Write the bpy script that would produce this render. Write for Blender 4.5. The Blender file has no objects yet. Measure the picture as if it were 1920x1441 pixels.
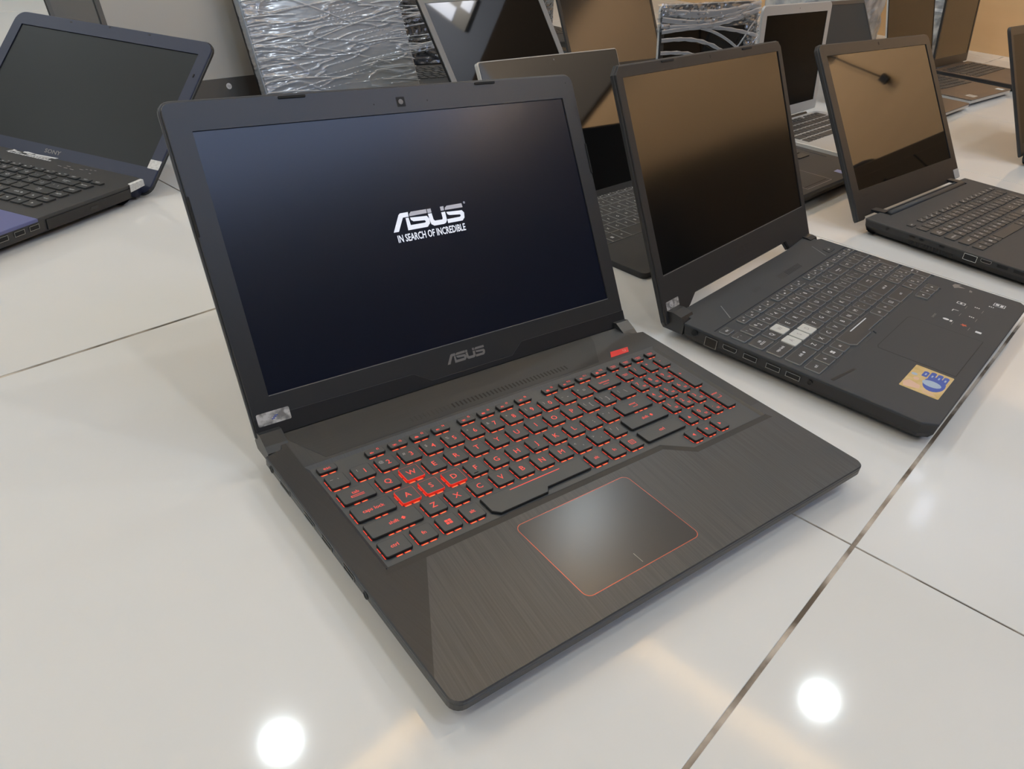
import bpy, bmesh, math, random
from mathutils import Matrix, Vector, noise
random.seed(7)
sc = bpy.context.scene
COL = sc.collection
PI = math.pi
MM = 0.001

# ------------------------------------------------------------------ camera
cam_d = bpy.data.cameras.new('camera')
cam_d.sensor_width = 36.0
cam_d.lens = 36.0 * 1463.8 / 1920.0
cam_d.clip_start = 0.01
cam = bpy.data.objects.new('camera', cam_d)
COL.objects.link(cam)
RX = Vector((0.79366755, -0.6027874, 0.08209250))
DN = Vector((-0.26819319, -0.46781143, -0.84215490))
FW = Vector((0.54604417, 0.64637436, -0.53295023))
m = Matrix.Identity(4)
for i in range(3):
    m[i][0] = RX[i]; m[i][1] = -DN[i]; m[i][2] = -FW[i]
m[0][3], m[1][3], m[2][3] = -0.150366, -0.198124, 0.377436
cam.matrix_world = m
sc.camera = cam

# ------------------------------------------------------------------ world, exposure
w = bpy.data.worlds.new('world'); sc.world = w
w.use_nodes = True
w.node_tree.nodes['Background'].inputs[0].default_value = (0.9, 0.95, 1.0, 1)
w.node_tree.nodes['Background'].inputs[1].default_value = 0.3
sc.view_settings.view_transform = 'Standard'
sc.view_settings.look = 'None'
sc.view_settings.gamma = 1.0
sc.view_settings.exposure = 0.0
sc.view_settings.use_curve_mapping = False
sc.cycles.use_denoising = True
sc.cycles.max_bounces = 8
sc.cycles.sample_clamp_indirect = 6.0
DOWNLIGHT_W = 6.6
COVE_W = 24.0
WALL_FILL_W = 12.0
PANEL_W = 27.0

# ------------------------------------------------------------------ materials
def nodes(m):
    return m.node_tree.nodes, m.node_tree.links
def mat(name, col, rough=0.5, metal=0.0, ior=1.5, spec=0.5, emit=None, estr=1.0, coat=0.0, trans=0.0, alpha=1.0):
    m = bpy.data.materials.new(name); m.use_nodes = True
    b = m.node_tree.nodes['Principled BSDF']
    b.inputs['Base Color'].default_value = (*col, 1)
    b.inputs['Roughness'].default_value = rough
    b.inputs['Metallic'].default_value = metal
    b.inputs['IOR'].default_value = ior
    b.inputs['Specular IOR Level'].default_value = spec
    b.inputs['Coat Weight'].default_value = coat
    b.inputs['Coat Roughness'].default_value = 0.1
    b.inputs['Transmission Weight'].default_value = trans
    b.inputs['Alpha'].default_value = alpha
    if emit:
        b.inputs['Emission Color'].default_value = (*emit, 1)
        b.inputs['Emission Strength'].default_value = estr
    return m
def noise_col(m, c1, c2, scale=8.0, stretch=(1, 1, 1), detail=4, lo=0.35, hi=0.65, rough=None, bump=0.0, bscale=None):
    """procedural colour (and roughness / bump) variation in object space"""
    n, l = nodes(m); b = n['Principled BSDF']
    tc = n.new('ShaderNodeTexCoord'); mp = n.new('ShaderNodeMapping'); tx = n.new('ShaderNodeTexNoise')
    mp.inputs['Scale'].default_value = stretch
    tx.inputs['Scale'].default_value = scale; tx.inputs['Detail'].default_value = detail
    l.new(tc.outputs['Object'], mp.inputs['Vector']); l.new(mp.outputs[0], tx.inputs['Vector'])
    r = n.new('ShaderNodeValToRGB'); r.color_ramp.elements[0].position = lo; r.color_ramp.elements[1].position = hi
    r.color_ramp.elements[0].color = (*c1, 1); r.color_ramp.elements[1].color = (*c2, 1)
    l.new(tx.outputs['Fac'], r.inputs[0]); l.new(r.outputs[0], b.inputs['Base Color'])
    if rough:
        mr = n.new('ShaderNodeMapRange'); mr.inputs[3].default_value = rough[0]; mr.inputs[4].default_value = rough[1]
        l.new(tx.outputs['Fac'], mr.inputs[0]); l.new(mr.outputs[0], b.inputs['Roughness'])
    if bump:
        t2 = n.new('ShaderNodeTexNoise'); t2.inputs['Scale'].default_value = bscale or scale * 4
        l.new(mp.outputs[0], t2.inputs['Vector'])
        bp = n.new('ShaderNodeBump'); bp.inputs['Strength'].default_value = bump; bp.inputs['Distance'].default_value = 0.001
        l.new(t2.outputs['Fac'], bp.inputs['Height']); l.new(bp.outputs[0], b.inputs['Normal'])
    return m

M = {}
M['tile'] = noise_col(mat('porcelain_tile', (0.75, 0.72, 0.67), 0.07), (0.745, 0.725, 0.685), (0.80, 0.785, 0.755), scale=2.2, detail=5, lo=0.3, hi=0.7)
M['grout'] = noise_col(mat('grout', (0.4, 0.35, 0.28), 0.8), (0.10, 0.08, 0.06), (0.55, 0.48, 0.40), scale=14, detail=6, lo=0.44, hi=0.60)
M['white_paint'] = mat('white_ceiling_paint', (0.80, 0.79, 0.77), 0.8)
M['grey_paint'] = mat('pale_wall_paint', (0.62, 0.65, 0.70), 0.7)
M['tan'] = noise_col(mat('tan_wood_laminate', (0.45, 0.27, 0.12), 0.45), (0.58, 0.36, 0.175), (0.64, 0.40, 0.20), scale=2, stretch=(1, 1, 7), detail=3, lo=0.2, hi=0.8)
M['downlight_rim'] = mat('white_lamp_rim', (0.8, 0.8, 0.8), 0.4)

def brushed(name, c1, c2, ang, rough=(0.34, 0.5), bump=0.25):
    """black brushed metal: long noise streaks in a given direction"""
    m = mat(name, c1, 0.4, ior=1.5, spec=0.5)
    n, l = nodes(m); b = n['Principled BSDF']
    tc = n.new('ShaderNodeTexCoord'); mp = n.new('ShaderNodeMapping'); mp.vector_type = 'POINT'
    mp.inputs['Rotation'].default_value = (0, 0, ang); 
    m2 = n.new('ShaderNodeMapping'); m2.inputs['Scale'].default_value = (900, 14, 1)
    tx = n.new('ShaderNodeTexNoise'); tx.inputs['Scale'].default_value = 1.0; tx.inputs['Detail'].default_value = 3
    l.new(tc.outputs['Object'], mp.inputs[0]); l.new(mp.outputs[0], m2.inputs[0]); l.new(m2.outputs[0], tx.inputs['Vector'])
    r = n.new('ShaderNodeValToRGB'); r.color_ramp.elements[0].position = 0.3; r.color_ramp.elements[1].position = 0.7
    r.color_ramp.elements[0].color = (*c1, 1); r.color_ramp.elements[1].color = (*c2, 1)
    l.new(tx.outputs['Fac'], r.inputs[0]); l.new(r.outputs[0], b.inputs['Base Color'])
    mr = n.new('ShaderNodeMapRange'); mr.inputs[3].default_value = rough[0]; mr.inputs[4].default_value = rough[1]
    l.new(tx.outputs['Fac'], mr.inputs[0]); l.new(mr.outputs[0], b.inputs['Roughness'])
    bp = n.new('ShaderNodeBump'); bp.inputs['Strength'].default_value = bump; bp.inputs['Distance'].default_value = 0.0001
    l.new(tx.outputs['Fac'], bp.inputs['Height']); l.new(bp.outputs[0], b.inputs['Normal'])
    return m
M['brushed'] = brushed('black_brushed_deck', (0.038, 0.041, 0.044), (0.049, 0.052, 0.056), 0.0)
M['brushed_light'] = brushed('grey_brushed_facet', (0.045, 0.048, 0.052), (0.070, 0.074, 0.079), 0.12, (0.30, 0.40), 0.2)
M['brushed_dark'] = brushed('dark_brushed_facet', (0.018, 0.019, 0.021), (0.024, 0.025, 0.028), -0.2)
M['black_plastic'] = mat('black_matte_plastic', (0.030, 0.030, 0.031), 0.45)
M['dark_plastic'] = mat('deep_black_plastic', (0.014, 0.014, 0.015), 0.4)
M['bezel'] = mat('black_bezel_plastic', (0.022, 0.023, 0.024), 0.36, ior=1.6)
M['hull'] = mat('charcoal_shell_plastic', (0.045, 0.045, 0.047), 0.38)
M['rubber'] = mat('black_rubber', (0.012, 0.012, 0.012), 0.8)
M['port_dark'] = mat('port_cavity', (0.004, 0.004, 0.004), 0.6)
M['port_metal'] = mat('port_metal', (0.35, 0.35, 0.34), 0.3, metal=1.0)
M['key'] = mat('black_keycap', (0.050, 0.050, 0.050), 0.42)
M['key_main'] = mat('dark_grey_keycap', (0.068, 0.074, 0.079), 0.42)
M['key_side_red'] = mat('red_translucent_key_skirt', (0.65, 0.02, 0.01), 0.35, emit=(1, 0.03, 0.01), estr=0.35)
M['red_glow'] = mat('red_backlight', (0.3, 0.02, 0.01), 0.5, emit=(1.0, 0.06, 0.03), estr=0.75)
M['hot_glow'] = mat('orange_backlight', (0.3, 0.1, 0.02), 0.5, emit=(1.0, 0.32, 0.12), estr=1.3)
M['red_legend'] = mat('red_lit_legend', (0.5, 0.05, 0.04), 0.5, emit=(1.0, 0.10, 0.07), estr=0.5)
M['dim_legend'] = mat('dim_grey_legend', (0.35, 0.33, 0.33), 0.5)
M['red_paint'] = mat('red_power_key', (0.62, 0.045, 0.04), 0.4, emit=(1, 0.06, 0.05), estr=0.12)
M['red_trim'] = mat('red_anodised_trim', (0.55, 0.13, 0.08), 0.3, metal=0.6)
M['pad'] = mat('black_touchpad', (0.046, 0.047, 0.049), 0.23)
M['screen_on'] = mat('lit_dark_display', (0.003, 0.003, 0.004), 0.21, ior=1.58, emit=(0.10, 0.19, 0.62), estr=0.011)
M['screen_matte'] = mat('matte_black_display', (0.006, 0.006, 0.006), 0.16, ior=2.1)
M['screen_far'] = mat('far_black_display', (0.004, 0.004, 0.004), 0.16, ior=1.55)
M['screen_black'] = mat('plain_black_display', (0.005, 0.005, 0.005), 0.25, spec=0.03)
M['screen_gloss'] = mat('glossy_black_display', (0.003, 0.003, 0.003), 0.03, ior=2.6)
M['screen_soft'] = mat('satin_black_display', (0.003, 0.003, 0.003), 0.15, ior=1.95)
M['screen_dim'] = mat('dull_black_display', (0.008, 0.009, 0.009), 0.35, spec=0.25)
M['boot_logo'] = mat('boot_logo_light', (0.5, 0.5, 0.5), 0.5, emit=(0.72, 0.76, 0.88), estr=0.78)
M['boot_logo_dim'] = mat('boot_logo_grey_light', (0.3, 0.3, 0.3), 0.5, emit=(0.40, 0.40, 0.48), estr=0.62)
M['logo_metal'] = mat('grey_logo_print', (0.20, 0.19, 0.18), 0.4)
M['logo_faint'] = mat('faint_logo_print', (0.030, 0.030, 0.030), 0.4)
M['navy'] = mat('navy_blue_satin', (0.024, 0.029, 0.060), 0.36, spec=0.3)
M['navy_palm'] = mat('blue_violet_palm_rest', (0.115, 0.130, 0.30), 0.35)
M['sony_deck'] = mat('charcoal_keyboard_deck', (0.046, 0.046, 0.047), 0.42)
M['sony_key'] = mat('charcoal_keycap', (0.042, 0.043, 0.043), 0.42)
M['white_legend'] = mat('white_printed_legend', (0.72, 0.72, 0.72), 0.5)
M['pale_legend'] = mat('pale_translucent_legend', (0.78, 0.79, 0.80), 0.5)
M['key_b'] = mat('charcoal_translucent_keycap', (0.040, 0.043, 0.047), 0.38)
M['key_edge'] = mat('smoky_key_edge', (0.21, 0.22, 0.225), 0.3)
M['key_white'] = mat('frosted_white_keycap', (0.62, 0.62, 0.58), 0.3)
M['deck_b'] = mat('dark_grey_plastic_deck', (0.040, 0.046, 0.055), 0.5, spec=0.35)
M['deck_c'] = noise_col(mat('textured_black_deck', (0.05, 0.05, 0.05), 0.5), (0.031, 0.034, 0.038), (0.038, 0.042, 0.047), scale=700, bump=0.2)
M['silver'] = mat('silver_aluminium', (0.62, 0.62, 0.61), 0.35, metal=0.35)
M['silver_bright'] = mat('bright_silver_trim', (0.75, 0.73, 0.69), 0.25, metal=0.6)
M['white_shell'] = mat('pearl_white_edge', (0.72, 0.71, 0.67), 0.35)
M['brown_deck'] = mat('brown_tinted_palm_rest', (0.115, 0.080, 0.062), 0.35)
M['grey_deck'] = mat('dark_slate_deck', (0.040, 0.046, 0.054), 0.45, spec=0.35)
M['cover'] = mat('charcoal_type_cover', (0.040, 0.042, 0.045), 0.6, spec=0.3)
M['tape'] = noise_col(mat('white_paper_tape', (0.7, 0.69, 0.66), 0.6), (0.6, 0.59, 0.56), (0.78, 0.77, 0.74), scale=300)
M['foil'] = noise_col(mat('silver_hologram_foil', (0.5, 0.5, 0.5), 0.35, metal=0.3), (0.28, 0.27, 0.26), (0.75, 0.73, 0.70), scale=170, detail=3, lo=0.4, hi=0.6)
M['gold'] = noise_col(mat('gold_sticker', (0.62, 0.45, 0.18), 0.35), (0.60, 0.42, 0.15), (0.72, 0.53, 0.26), scale=90)
M['blue_print'] = mat('blue_print', (0.05, 0.10, 0.42), 0.4)
M['teal_print'] = mat('pale_blue_print', (0.40, 0.50, 0.62), 0.4)
M['red_print'] = mat('red_print', (0.55, 0.10, 0.05), 0.4)
M['peach_print'] = mat('peach_print', (0.75, 0.50, 0.38), 0.4)
M['blue_label'] = mat('pale_blue_label', (0.35, 0.42, 0.75), 0.4)
M['pack_blue'] = noise_col(mat('blue_grey_packaging', (0.4, 0.42, 0.48), 0.3), (0.25, 0.27, 0.31), (0.62, 0.62, 0.61), scale=20, detail=5, lo=0.35, hi=0.62, bump=0.6, bscale=60)
M['slab'] = mat('silver_grey_laptop_lid', (0.36, 0.40, 0.46), 0.4, metal=0.1)

def film_mat(name, base=0.10, tint=(0.9, 0.92, 0.95), rough=0.12, haze=0.10):
    """clear stretch film: mostly transparent, glossy at the creases, slightly milky"""
    m = bpy.data.materials.new(name); m.use_nodes = True
    n, l = nodes(m); n.remove(n['Principled BSDF'])
    out = n['Material Output']
    tr = n.new('ShaderNodeBsdfTransparent'); tr.inputs[0].default_value = (0.97, 0.97, 0.97, 1)
    gl = n.new('ShaderNodeBsdfGlossy'); gl.inputs[0].default_value = (*tint, 1); gl.inputs['Roughness'].default_value = rough
    df = n.new('ShaderNodeBsdfDiffuse'); df.inputs[0].default_value = (0.8, 0.8, 0.8, 1)
    fr = n.new('ShaderNodeFresnel'); fr.inputs[0].default_value = 1.5
    ad = n.new('ShaderNodeMath'); ad.operation = 'ADD'; ad.inputs[1].default_value = base; ad.use_clamp = True
    mx = n.new('ShaderNodeMixShader'); mx2 = n.new('ShaderNodeMixShader'); mx2.inputs[0].default_value = haze
    l.new(fr.outputs[0], ad.inputs[0]); l.new(ad.outputs[0], mx.inputs[0])
    l.new(tr.outputs[0], mx.inputs[1]); l.new(gl.outputs[0], mx.inputs[2])
    l.new(mx.outputs[0], mx2.inputs[1]); l.new(df.outputs[0], mx2.inputs[2])
    l.new(mx2.outputs[0], out.inputs[0])
    return m
M['film'] = film_mat('clear_stretch_film', 0.16, haze=0.10)
M['film_thin'] = film_mat('thin_dark_film', 0.03, haze=0.015, rough=0.1)
M['film_haze'] = film_mat('milky_stretch_film', 0.14, tint=(0.86, 0.9, 1.0), haze=0.30, rough=0.16)
M['film_strand'] = film_mat('gathered_stretch_film', 0.30, haze=0.42, rough=0.18)

# ------------------------------------------------------------------ mesh helpers (all sizes in millimetres)
def link(name, me, material, parent=None, loc=(0, 0, 0), rot=(0, 0, 0)):
    o = bpy.data.objects.new(name, me); COL.objects.link(o)
    if material is not None and not me.materials:
        for mm_ in (material if isinstance(material, (list, tuple)) else [material]):
            me.materials.append(mm_)
    o.location = [c * MM for c in loc]; o.rotation_euler = rot
    if parent: o.parent = parent
    return o
def bm_new(): return bmesh.new()
def bm_mesh(bm, name, smooth=False):
    bmesh.ops.scale(bm, vec=(MM, MM, MM), verts=bm.verts)
    bmesh.ops.recalc_face_normals(bm, faces=bm.faces)
    me = bpy.data.meshes.new(name); bm.to_mesh(me); bm.free()
    if smooth:
        for p in me.polygons: p.use_smooth = True
    return me
def rrect(x0, y0, x1, y1, r, n=4):
    rs = r if isinstance(r, (list, tuple)) else (r,) * 4      # BL, BR, TR, TL
    pts = []
    for (cx, cy, sx, sy, a0), rr in zip(((x0, y0, 1, 1, PI), (x1, y0, -1, 1, 1.5 * PI), (x1, y1, -1, -1, 0), (x0, y1, 1, -1, 0.5 * PI)), rs):
        if rr <= 0: pts.append((cx, cy)); continue
        for i in range(n + 1):
            a = a0 + 0.5 * PI * i / n
            pts.append((cx + sx * rr + rr * math.cos(a), cy + sy * rr + rr * math.sin(a)))
    return pts
def area2(p):
    return sum(p[i][0] * p[(i + 1) % len(p)][1] - p[(i + 1) % len(p)][0] * p[i][1] for i in range(len(p)))
def inset(p, d):
    """offset a polygon inwards by d (outwards when negative)"""
    n = len(p); s = 1 if area2(p) > 0 else -1; out = []
    for i in range(n):
        a, b, c = Vector(p[i - 1]), Vector(p[i]), Vector(p[(i + 1) % n])
        e1 = (b - a); e2 = (c - b)
        if e1.length < 1e-9 or e2.length < 1e-9: out.append(tuple(b)); continue
        e1.normalize(); e2.normalize()
        n1 = Vector((-e1.y, e1.x)) * s; n2 = Vector((-e2.y, e2.x)) * s
        k = 1 + n1.dot(n2)
        v = (n1 + n2) / max(k, 0.35)
        out.append((b.x + v.x * d, b.y + v.y * d))
    return out
def loft(bm, loops, cap0=True, cap1=True, mi=0):
    """loops: list of (points2d, z); bridges them and caps the ends"""
    rows = [[bm.verts.new((x, y, z)) for x, y in p] for p, z in loops]
    n = len(rows[0])
    for a, b in zip(rows, rows[1:]):
        for i in range(n):
            f = bm.faces.new((a[i], a[(i + 1) % n], b[(i + 1) % n], b[i])); f.material_index = mi
    if cap0: bm.faces.new(rows[0][::-1]).material_index = mi
    if cap1: bm.faces.new(rows[-1]).material_index = mi
    return rows
def plate(bm, pts, z0, z1, c=0.0, c0=0.0):
    L = []
    if c0: L += [(inset(pts, c0), z0), (pts, z0 + c0)]
    else: L += [(pts, z0)]
    if c: L += [(pts, z1 - c), (inset(pts, c * 0.3), z1 - c * 0.3), (inset(pts, c), z1)]
    else: L += [(pts, z1)]
    return loft(bm, L)
def box(bm, x0, y0, z0, x1, y1, z1, c=0.0):
    plate(bm, [(x0, y0), (x1, y0), (x1, y1), (x0, y1)], z0, z1, c)
def fill_ring(bm, outer, holes, z):
    """flat face between an outline and holes at height z; returns vert rows"""
    rows = []; edges = []
    for p in [outer] + list(holes):
        r = [bm.verts.new((x, y, z)) for x, y in p]; rows.append(r)
        for i in range(len(r)): edges.append(bm.edges.new((r[i], r[(i + 1) % len(r)])))
    bmesh.ops.triangle_fill(bm, use_beauty=True, use_dissolve=False, edges=edges)
    return rows
def wall_down(bm, row, pts2, z2):
    r2 = [bm.verts.new((x, y, z2)) for x, y in pts2]; n = len(row)
    for i in range(n): bm.faces.new((row[i], row[(i + 1) % n], r2[(i + 1) % n], r2[i]))
    return r2
def ring_plate(outer, holes, z0, z1, c=0.5, hole_depths=None, hole_slope=0.0, floor=True):
    """plate with recesses: each hole gets walls and (optionally) a floor at its own depth"""
    bm = bm_new()
    rows = fill_ring(bm, inset(outer, c) if c else outer, holes, z1)
    r = rows[0]
    if c: r = wall_down(bm, r, outer, z1 - c)
    r = wall_down(bm, r, outer, z0)
    for h, row, in zip(holes, rows[1:]):
        dz = (hole_depths or {}).get(id(h), None) if isinstance(hole_depths, dict) else hole_depths
        dz = dz if dz is not None else (z1 - z0)
        p2 = inset(h, hole_slope) if hole_slope else h
        rr = wall_down(bm, row, p2, z1 - dz)
        if floor: bm.faces.new(rr)
    return bm
def tube(bm, pts, r, n=8, closed_ends=True):
    """round tube along 3d points"""
    rows = []
    for i, p in enumerate(pts):
        p = Vector(p); a = Vector(pts[max(i - 1, 0)]); b = Vector(pts[min(i + 1, len(pts) - 1)])
        t = (b - a).normalized(); u = t.cross(Vector((0, 0, 1)))
        if u.length < 1e-3: u = t.cross(Vector((0, 1, 0)))
        u.normalize(); v = t.cross(u)
        rr = r[i] if isinstance(r, (list, tuple)) else r
        rows.append([bm.verts.new(p + u * rr * math.cos(2 * PI * k / n) + v * rr * math.sin(2 * PI * k / n)) for k in range(n)])
    for a, b in zip(rows, rows[1:]):
        for k in range(n): bm.faces.new((a[k], a[(k + 1) % n], b[(k + 1) % n], b[k]))
    if closed_ends: bm.faces.new(rows[0][::-1]); bm.faces.new(rows[-1])

def thing(name, label, cat, loc=(0, 0, 0), yaw=0.0, group=None):
    o = bpy.data.objects.new(name, None); COL.objects.link(o)
    o.empty_display_size = 0.05
    o.location = [c * MM for c in loc]; o.rotation_euler = (0, 0, yaw)
    o['label'] = label; o['category'] = cat
    if group: o['group'] = group
    return o
def structure(o):
    o['kind'] = 'structure'; return o

_txt = {}
def text_mesh(s, size, sx=1.0, shear=0.0, align='CENTER', bold=0.05):
    key = (s, size, sx, shear, align, bold)
    if key in _txt: return _txt[key]
    cu = bpy.data.curves.new('t', 'FONT'); cu.body = s; cu.size = size * MM
    cu.align_x = align; cu.align_y = 'CENTER'; cu.shear = shear; cu.resolution_u = 2; cu.offset = 0.0 if s == 'M' else bold * MM
    ob = bpy.data.objects.new('t', cu); COL.objects.link(ob)
    bpy.context.view_layer.update()
    me = bpy.data.meshes.new_from_object(ob.evaluated_get(bpy.context.evaluated_depsgraph_get()))
    bpy.data.objects.remove(ob); bpy.data.curves.remove(cu)
    me.name = 'legend'
    me.materials.clear()
    if sx != 1.0:
        for v in me.vertices: v.co.x *= sx
    _txt[key] = me
    return me
_tm = {}
def text(name, s, size, material, parent, loc, rot=(0, 0, 0), **kw):
    base = text_mesh(s, size, **kw); k = (base.name_full, material.name)
    if k not in _tm:
        me = base.copy(); me.materials.append(material); _tm[k] = me
    return link(name, _tm[k], None, parent, loc, rot)
def merge_meshes(parts, name):
    """join (mesh, offset mm, rotz) into one mesh"""
    bm = bm_new()
    for me, (ox, oy), rz in parts:
        b2 = bm_new(); b2.from_mesh(me)
        bmesh.ops.rotate(b2, cent=(0, 0, 0), matrix=Matrix.Rotation(rz, 3, 'Z'), verts=b2.verts)
        bmesh.ops.translate(b2, vec=(ox * MM, oy * MM, 0), verts=b2.verts)
        t = bpy.data.meshes.new('x'); b2.to_mesh(t); b2.free(); bm.from_mesh(t); bpy.data.meshes.remove(t)
    me = bpy.data.meshes.new(name); bm.to_mesh(me); bm.free(); return me

# ------------------------------------------------------------------ the room
YAW = math.radians(11.35)
room = lambda x, y: (x * math.cos(YAW) - y * math.sin(YAW), x * math.sin(YAW) + y * math.cos(YAW))
X0, X1, Y0, Y1, H = -3600, 3450, -3900, 4300, 2600
bm = bm_new(); box(bm, X0 - 100, Y0 - 100, -60, X1 + 100, Y1 + 100, -0.7)
floor = structure(link('floor', bm_mesh(bm, 'floor'), M['grout'], None, (0, 0, 0), (0, 0, YAW)))
cx = 321.2 * math.cos(YAW) - 36.9 * math.sin(YAW); cy = 321.2 * math.sin(-YAW) * 1.0 - 36.9 * math.cos(YAW)
cx = 321.2 * math.cos(YAW) + (-36.9) * math.sin(YAW); cy = -321.2 * math.sin(YAW) + (-36.9) * math.cos(YAW)
tile_me = {}
def tile_mesh(w_, d_):
    k = (round(w_), round(d_))
    if k not in tile_me:
        bm = bm_new(); plate(bm, [(0, 0), (w_, 0), (w_, d_), (0, d_)], -2.0, 0.0, 0.5)
        me = bm_mesh(bm, 'floor_tile'); me.materials.append(M['tile']); tile_me[k] = me
    return tile_me[k]
g = 0.9; gy = 1.5
for i in range(-7, 7):
    for j in range(-7, 9):
        xa, ya, xb, yb = cx + 600 * i + g, cy + 600 * j + gy, cx + 600 * (i + 1) - g, cy + 600 * (j + 1) - gy
        xa, xb, ya, yb = max(xa, X0), min(xb, X1), max(ya, Y0), min(yb, Y1)
        if xb - xa < 30 or yb - ya < 30: continue
        link('floor_tile', tile_mesh(xb - xa, yb - ya), None, floor, (xa, ya, 0))
def wall(name, x0, y0, x1, y1, z0, z1, material):
    bm = bm_new(); box(bm, x0, y0, z0, x1, y1, z1)
    return structure(link(name, bm_mesh(bm, name), material, None, (0, 0, 0), (0, 0, YAW)))
wall('wall_right', X1, Y0, X1 + 80, Y1, 0, 2900, M['tan'])
# boards added along that wall to set the tones mirrored in the displays
M['board_dark'] = mat('dark_brown_strip', (0.03, 0.022, 0.016), 0.95, spec=0.05)
wall('tone_board_1', X1 - 14, Y0, X1, Y1, 1340, 1640, mat('dark_brown_board', (0.03, 0.022, 0.016), 0.95, spec=0.05))
wall('tone_board_2', X1 - 10, Y0, X1, Y1, 1640, 2900, mat('blue_grey_board', (0.12, 0.135, 0.17), 0.9, spec=0.1))
wall('tone_board_4', X1 - 15, 130, X1, 900, 1000, 1345, M['board_dark'])
wall('tone_board_3', X1 - 16, -1900, X1, -520, 1350, 2900, mat('taupe_board', (0.13, 0.112, 0.095), 0.9, spec=0.1))
wall('wall_left', X0 - 80, Y0, X0, Y1, 0, 2900, M['grey_paint'])
wall('wall_back', X0, Y1, X1, Y1 + 80, 0, 2900, M['white_paint'])
wall('wall_front', X0, Y0 - 80, X1, Y0, 0, 2900, mat('warm_grey_wall_paint', (0.62, 0.60, 0.55), 0.7))
# lowered ceiling border around a raised tray, as its reflection in the floor shows
TX0, TX1, TY0, TY1 = -2500, 2350, -2800, 1358
bm = bm_new()
rows = fill_ring(bm, [(X0, Y0), (X1, Y0), (X1, Y1), (X0, Y1)], [[(TX0, TY0), (TX1, TY0), (TX1, TY1), (TX0, TY1)]], H)
wall_down(bm, rows[1], [(TX0, TY0), (TX1, TY0), (TX1, TY1), (TX0, TY1)], H + 60)
lip = 90
fill2 = [(TX0 - lip, TY0 - lip), (TX1 + lip, TY0 - lip), (TX1 + lip, TY1 + lip), (TX0 - lip, TY1 + lip)]
rows2 = fill_ring(bm, fill2, [[(TX0, TY0), (TX1, TY0), (TX1, TY1), (TX0, TY1)]], H + 60)
top = wall_down(bm, rows2[0], fill2, H + 130)
bm.faces.new(top)
structure(link('ceiling', bm_mesh(bm, 'ceiling'), M['white_paint'], None, (0, 0, 0), (0, 0, YAW)))

# dark furniture and added glowing panes in the mirrored part of the room
def room_thing(name, label, cat, x, y):
    px, py = room(x, y); return thing(name, label, cat, (px, py, 0), YAW)
t = room_thing('cabinet', 'long low black cabinet in front of the tan wall, out of frame', 'cabinet', 1900, -1350)
bm = bm_new(); box(bm, 0, 0, 40, 1530, 700, 505, 4); link('body', bm_mesh(bm, 'body'), M['dark_plastic'], t)
for k in range(3):
    bm = bm_new(); box(bm, 10 + k * 508, 700, 60, 504 + k * 508, 714, 455, 2); d_ = link('door', bm_mesh(bm, 'door'), M['dark_plastic'], t)
    bm = bm_new(); box(bm, 220 + k * 508, 714, 400, 290 + k * 508, 726, 408, 1); link('handle', bm_mesh(bm, 'handle'), M['dark_plastic'], d_)
t = room_thing('backpack', 'flat black shoulder bag lying on the low cabinet, out of frame', 'bag', 2730, -800)
bm = bm_new(); rws = []
for j in range(9):
    q = j / 8; rr_ = max((1 - q ** 3), 0.003) ** 0.5
    rws.append(([(rr_ * 170 * math.cos(i * PI / 10), rr_ * 130 * math.sin(i * PI / 10)) for i in range(20)], 505 + 50 * q))
loft(bm, rws); link('body', bm_mesh(bm, 'body', True), M['rubber'], t)
t = room_thing('added_counter', 'tall black block added behind the photographer to darken the main screen, out of frame', 'added_counter', 1100, -2000)  # unseen dark block, added and sized to blacken the lower main screen
bm = bm_new(); box(bm, -1700, -500, 0, 1500, 0, 1480, 3); link('body', bm_mesh(bm, 'body'), M['dark_plastic'], t)
bm = bm_new(); box(bm, -1740, -530, 1480, 1540, 30, 1510, 4); link('worktop', bm_mesh(bm, 'worktop'), M['black_plastic'], t)
t = room_thing('hanging_cable', 'thin black cable with a plug hanging on the tan wall, out of frame', 'cable', X1 - 14, -760)
bm = bm_new(); tube(bm, [(0, -52, 1172), (0, -40, 1140), (0, -12, 1040), (0, 4, 990), (0, 30, 905)], 3.5, 8); link('cord', bm_mesh(bm, 'cord', True), M['rubber'], t)
bm = bm_new(); box(bm, -10, 18, 868, 10, 50, 905, 4); link('plug', bm_mesh(bm, 'plug'), M['rubber'], t)
bm = bm_new(); box(bm, -10, -80, 1165, 6, -30, 1190, 3); link('clip', bm_mesh(bm, 'clip'), M['rubber'], t)
win = wall('glow_frame_1', X1 - 30, 50, X1 - 8, 225, 1790, 2090, M['dark_plastic'])  # glowing panes added for the bright quads mirrored in one display
px, py = room(0, 0)
PANE_GLOW = mat('added_glow_pane', (0.5, 0.55, 0.65), 0.3, emit=(0.62, 0.72, 1.0), estr=1.8)
for a_, b_, c_, d_ in ((58, 132, 1890, 2080), (150, 215, 1800, 1870)):
    bm = bm_new(); box(bm, X1 - 33, a_, c_, X1 - 28, b_, d_); link('pane', bm_mesh(bm, 'pane'), PANE_GLOW, win)

def area_light(name, loc, rot, sx, sy, power, col, shape='RECTANGLE', parent=None, spread=PI):
    ld = bpy.data.lights.new(name, 'AREA'); ld.shape = shape; ld.size = sx * MM
    if shape in ('RECTANGLE', 'ELLIPSE'): ld.size_y = sy * MM
    ld.energy = power; ld.color = col; ld.spread = spread
    o = bpy.data.objects.new(name, ld); COL.objects.link(o)
    o.location = [c * MM for c in loc]; o.rotation_euler = rot
    if parent: o.parent = parent
    return o
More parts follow.
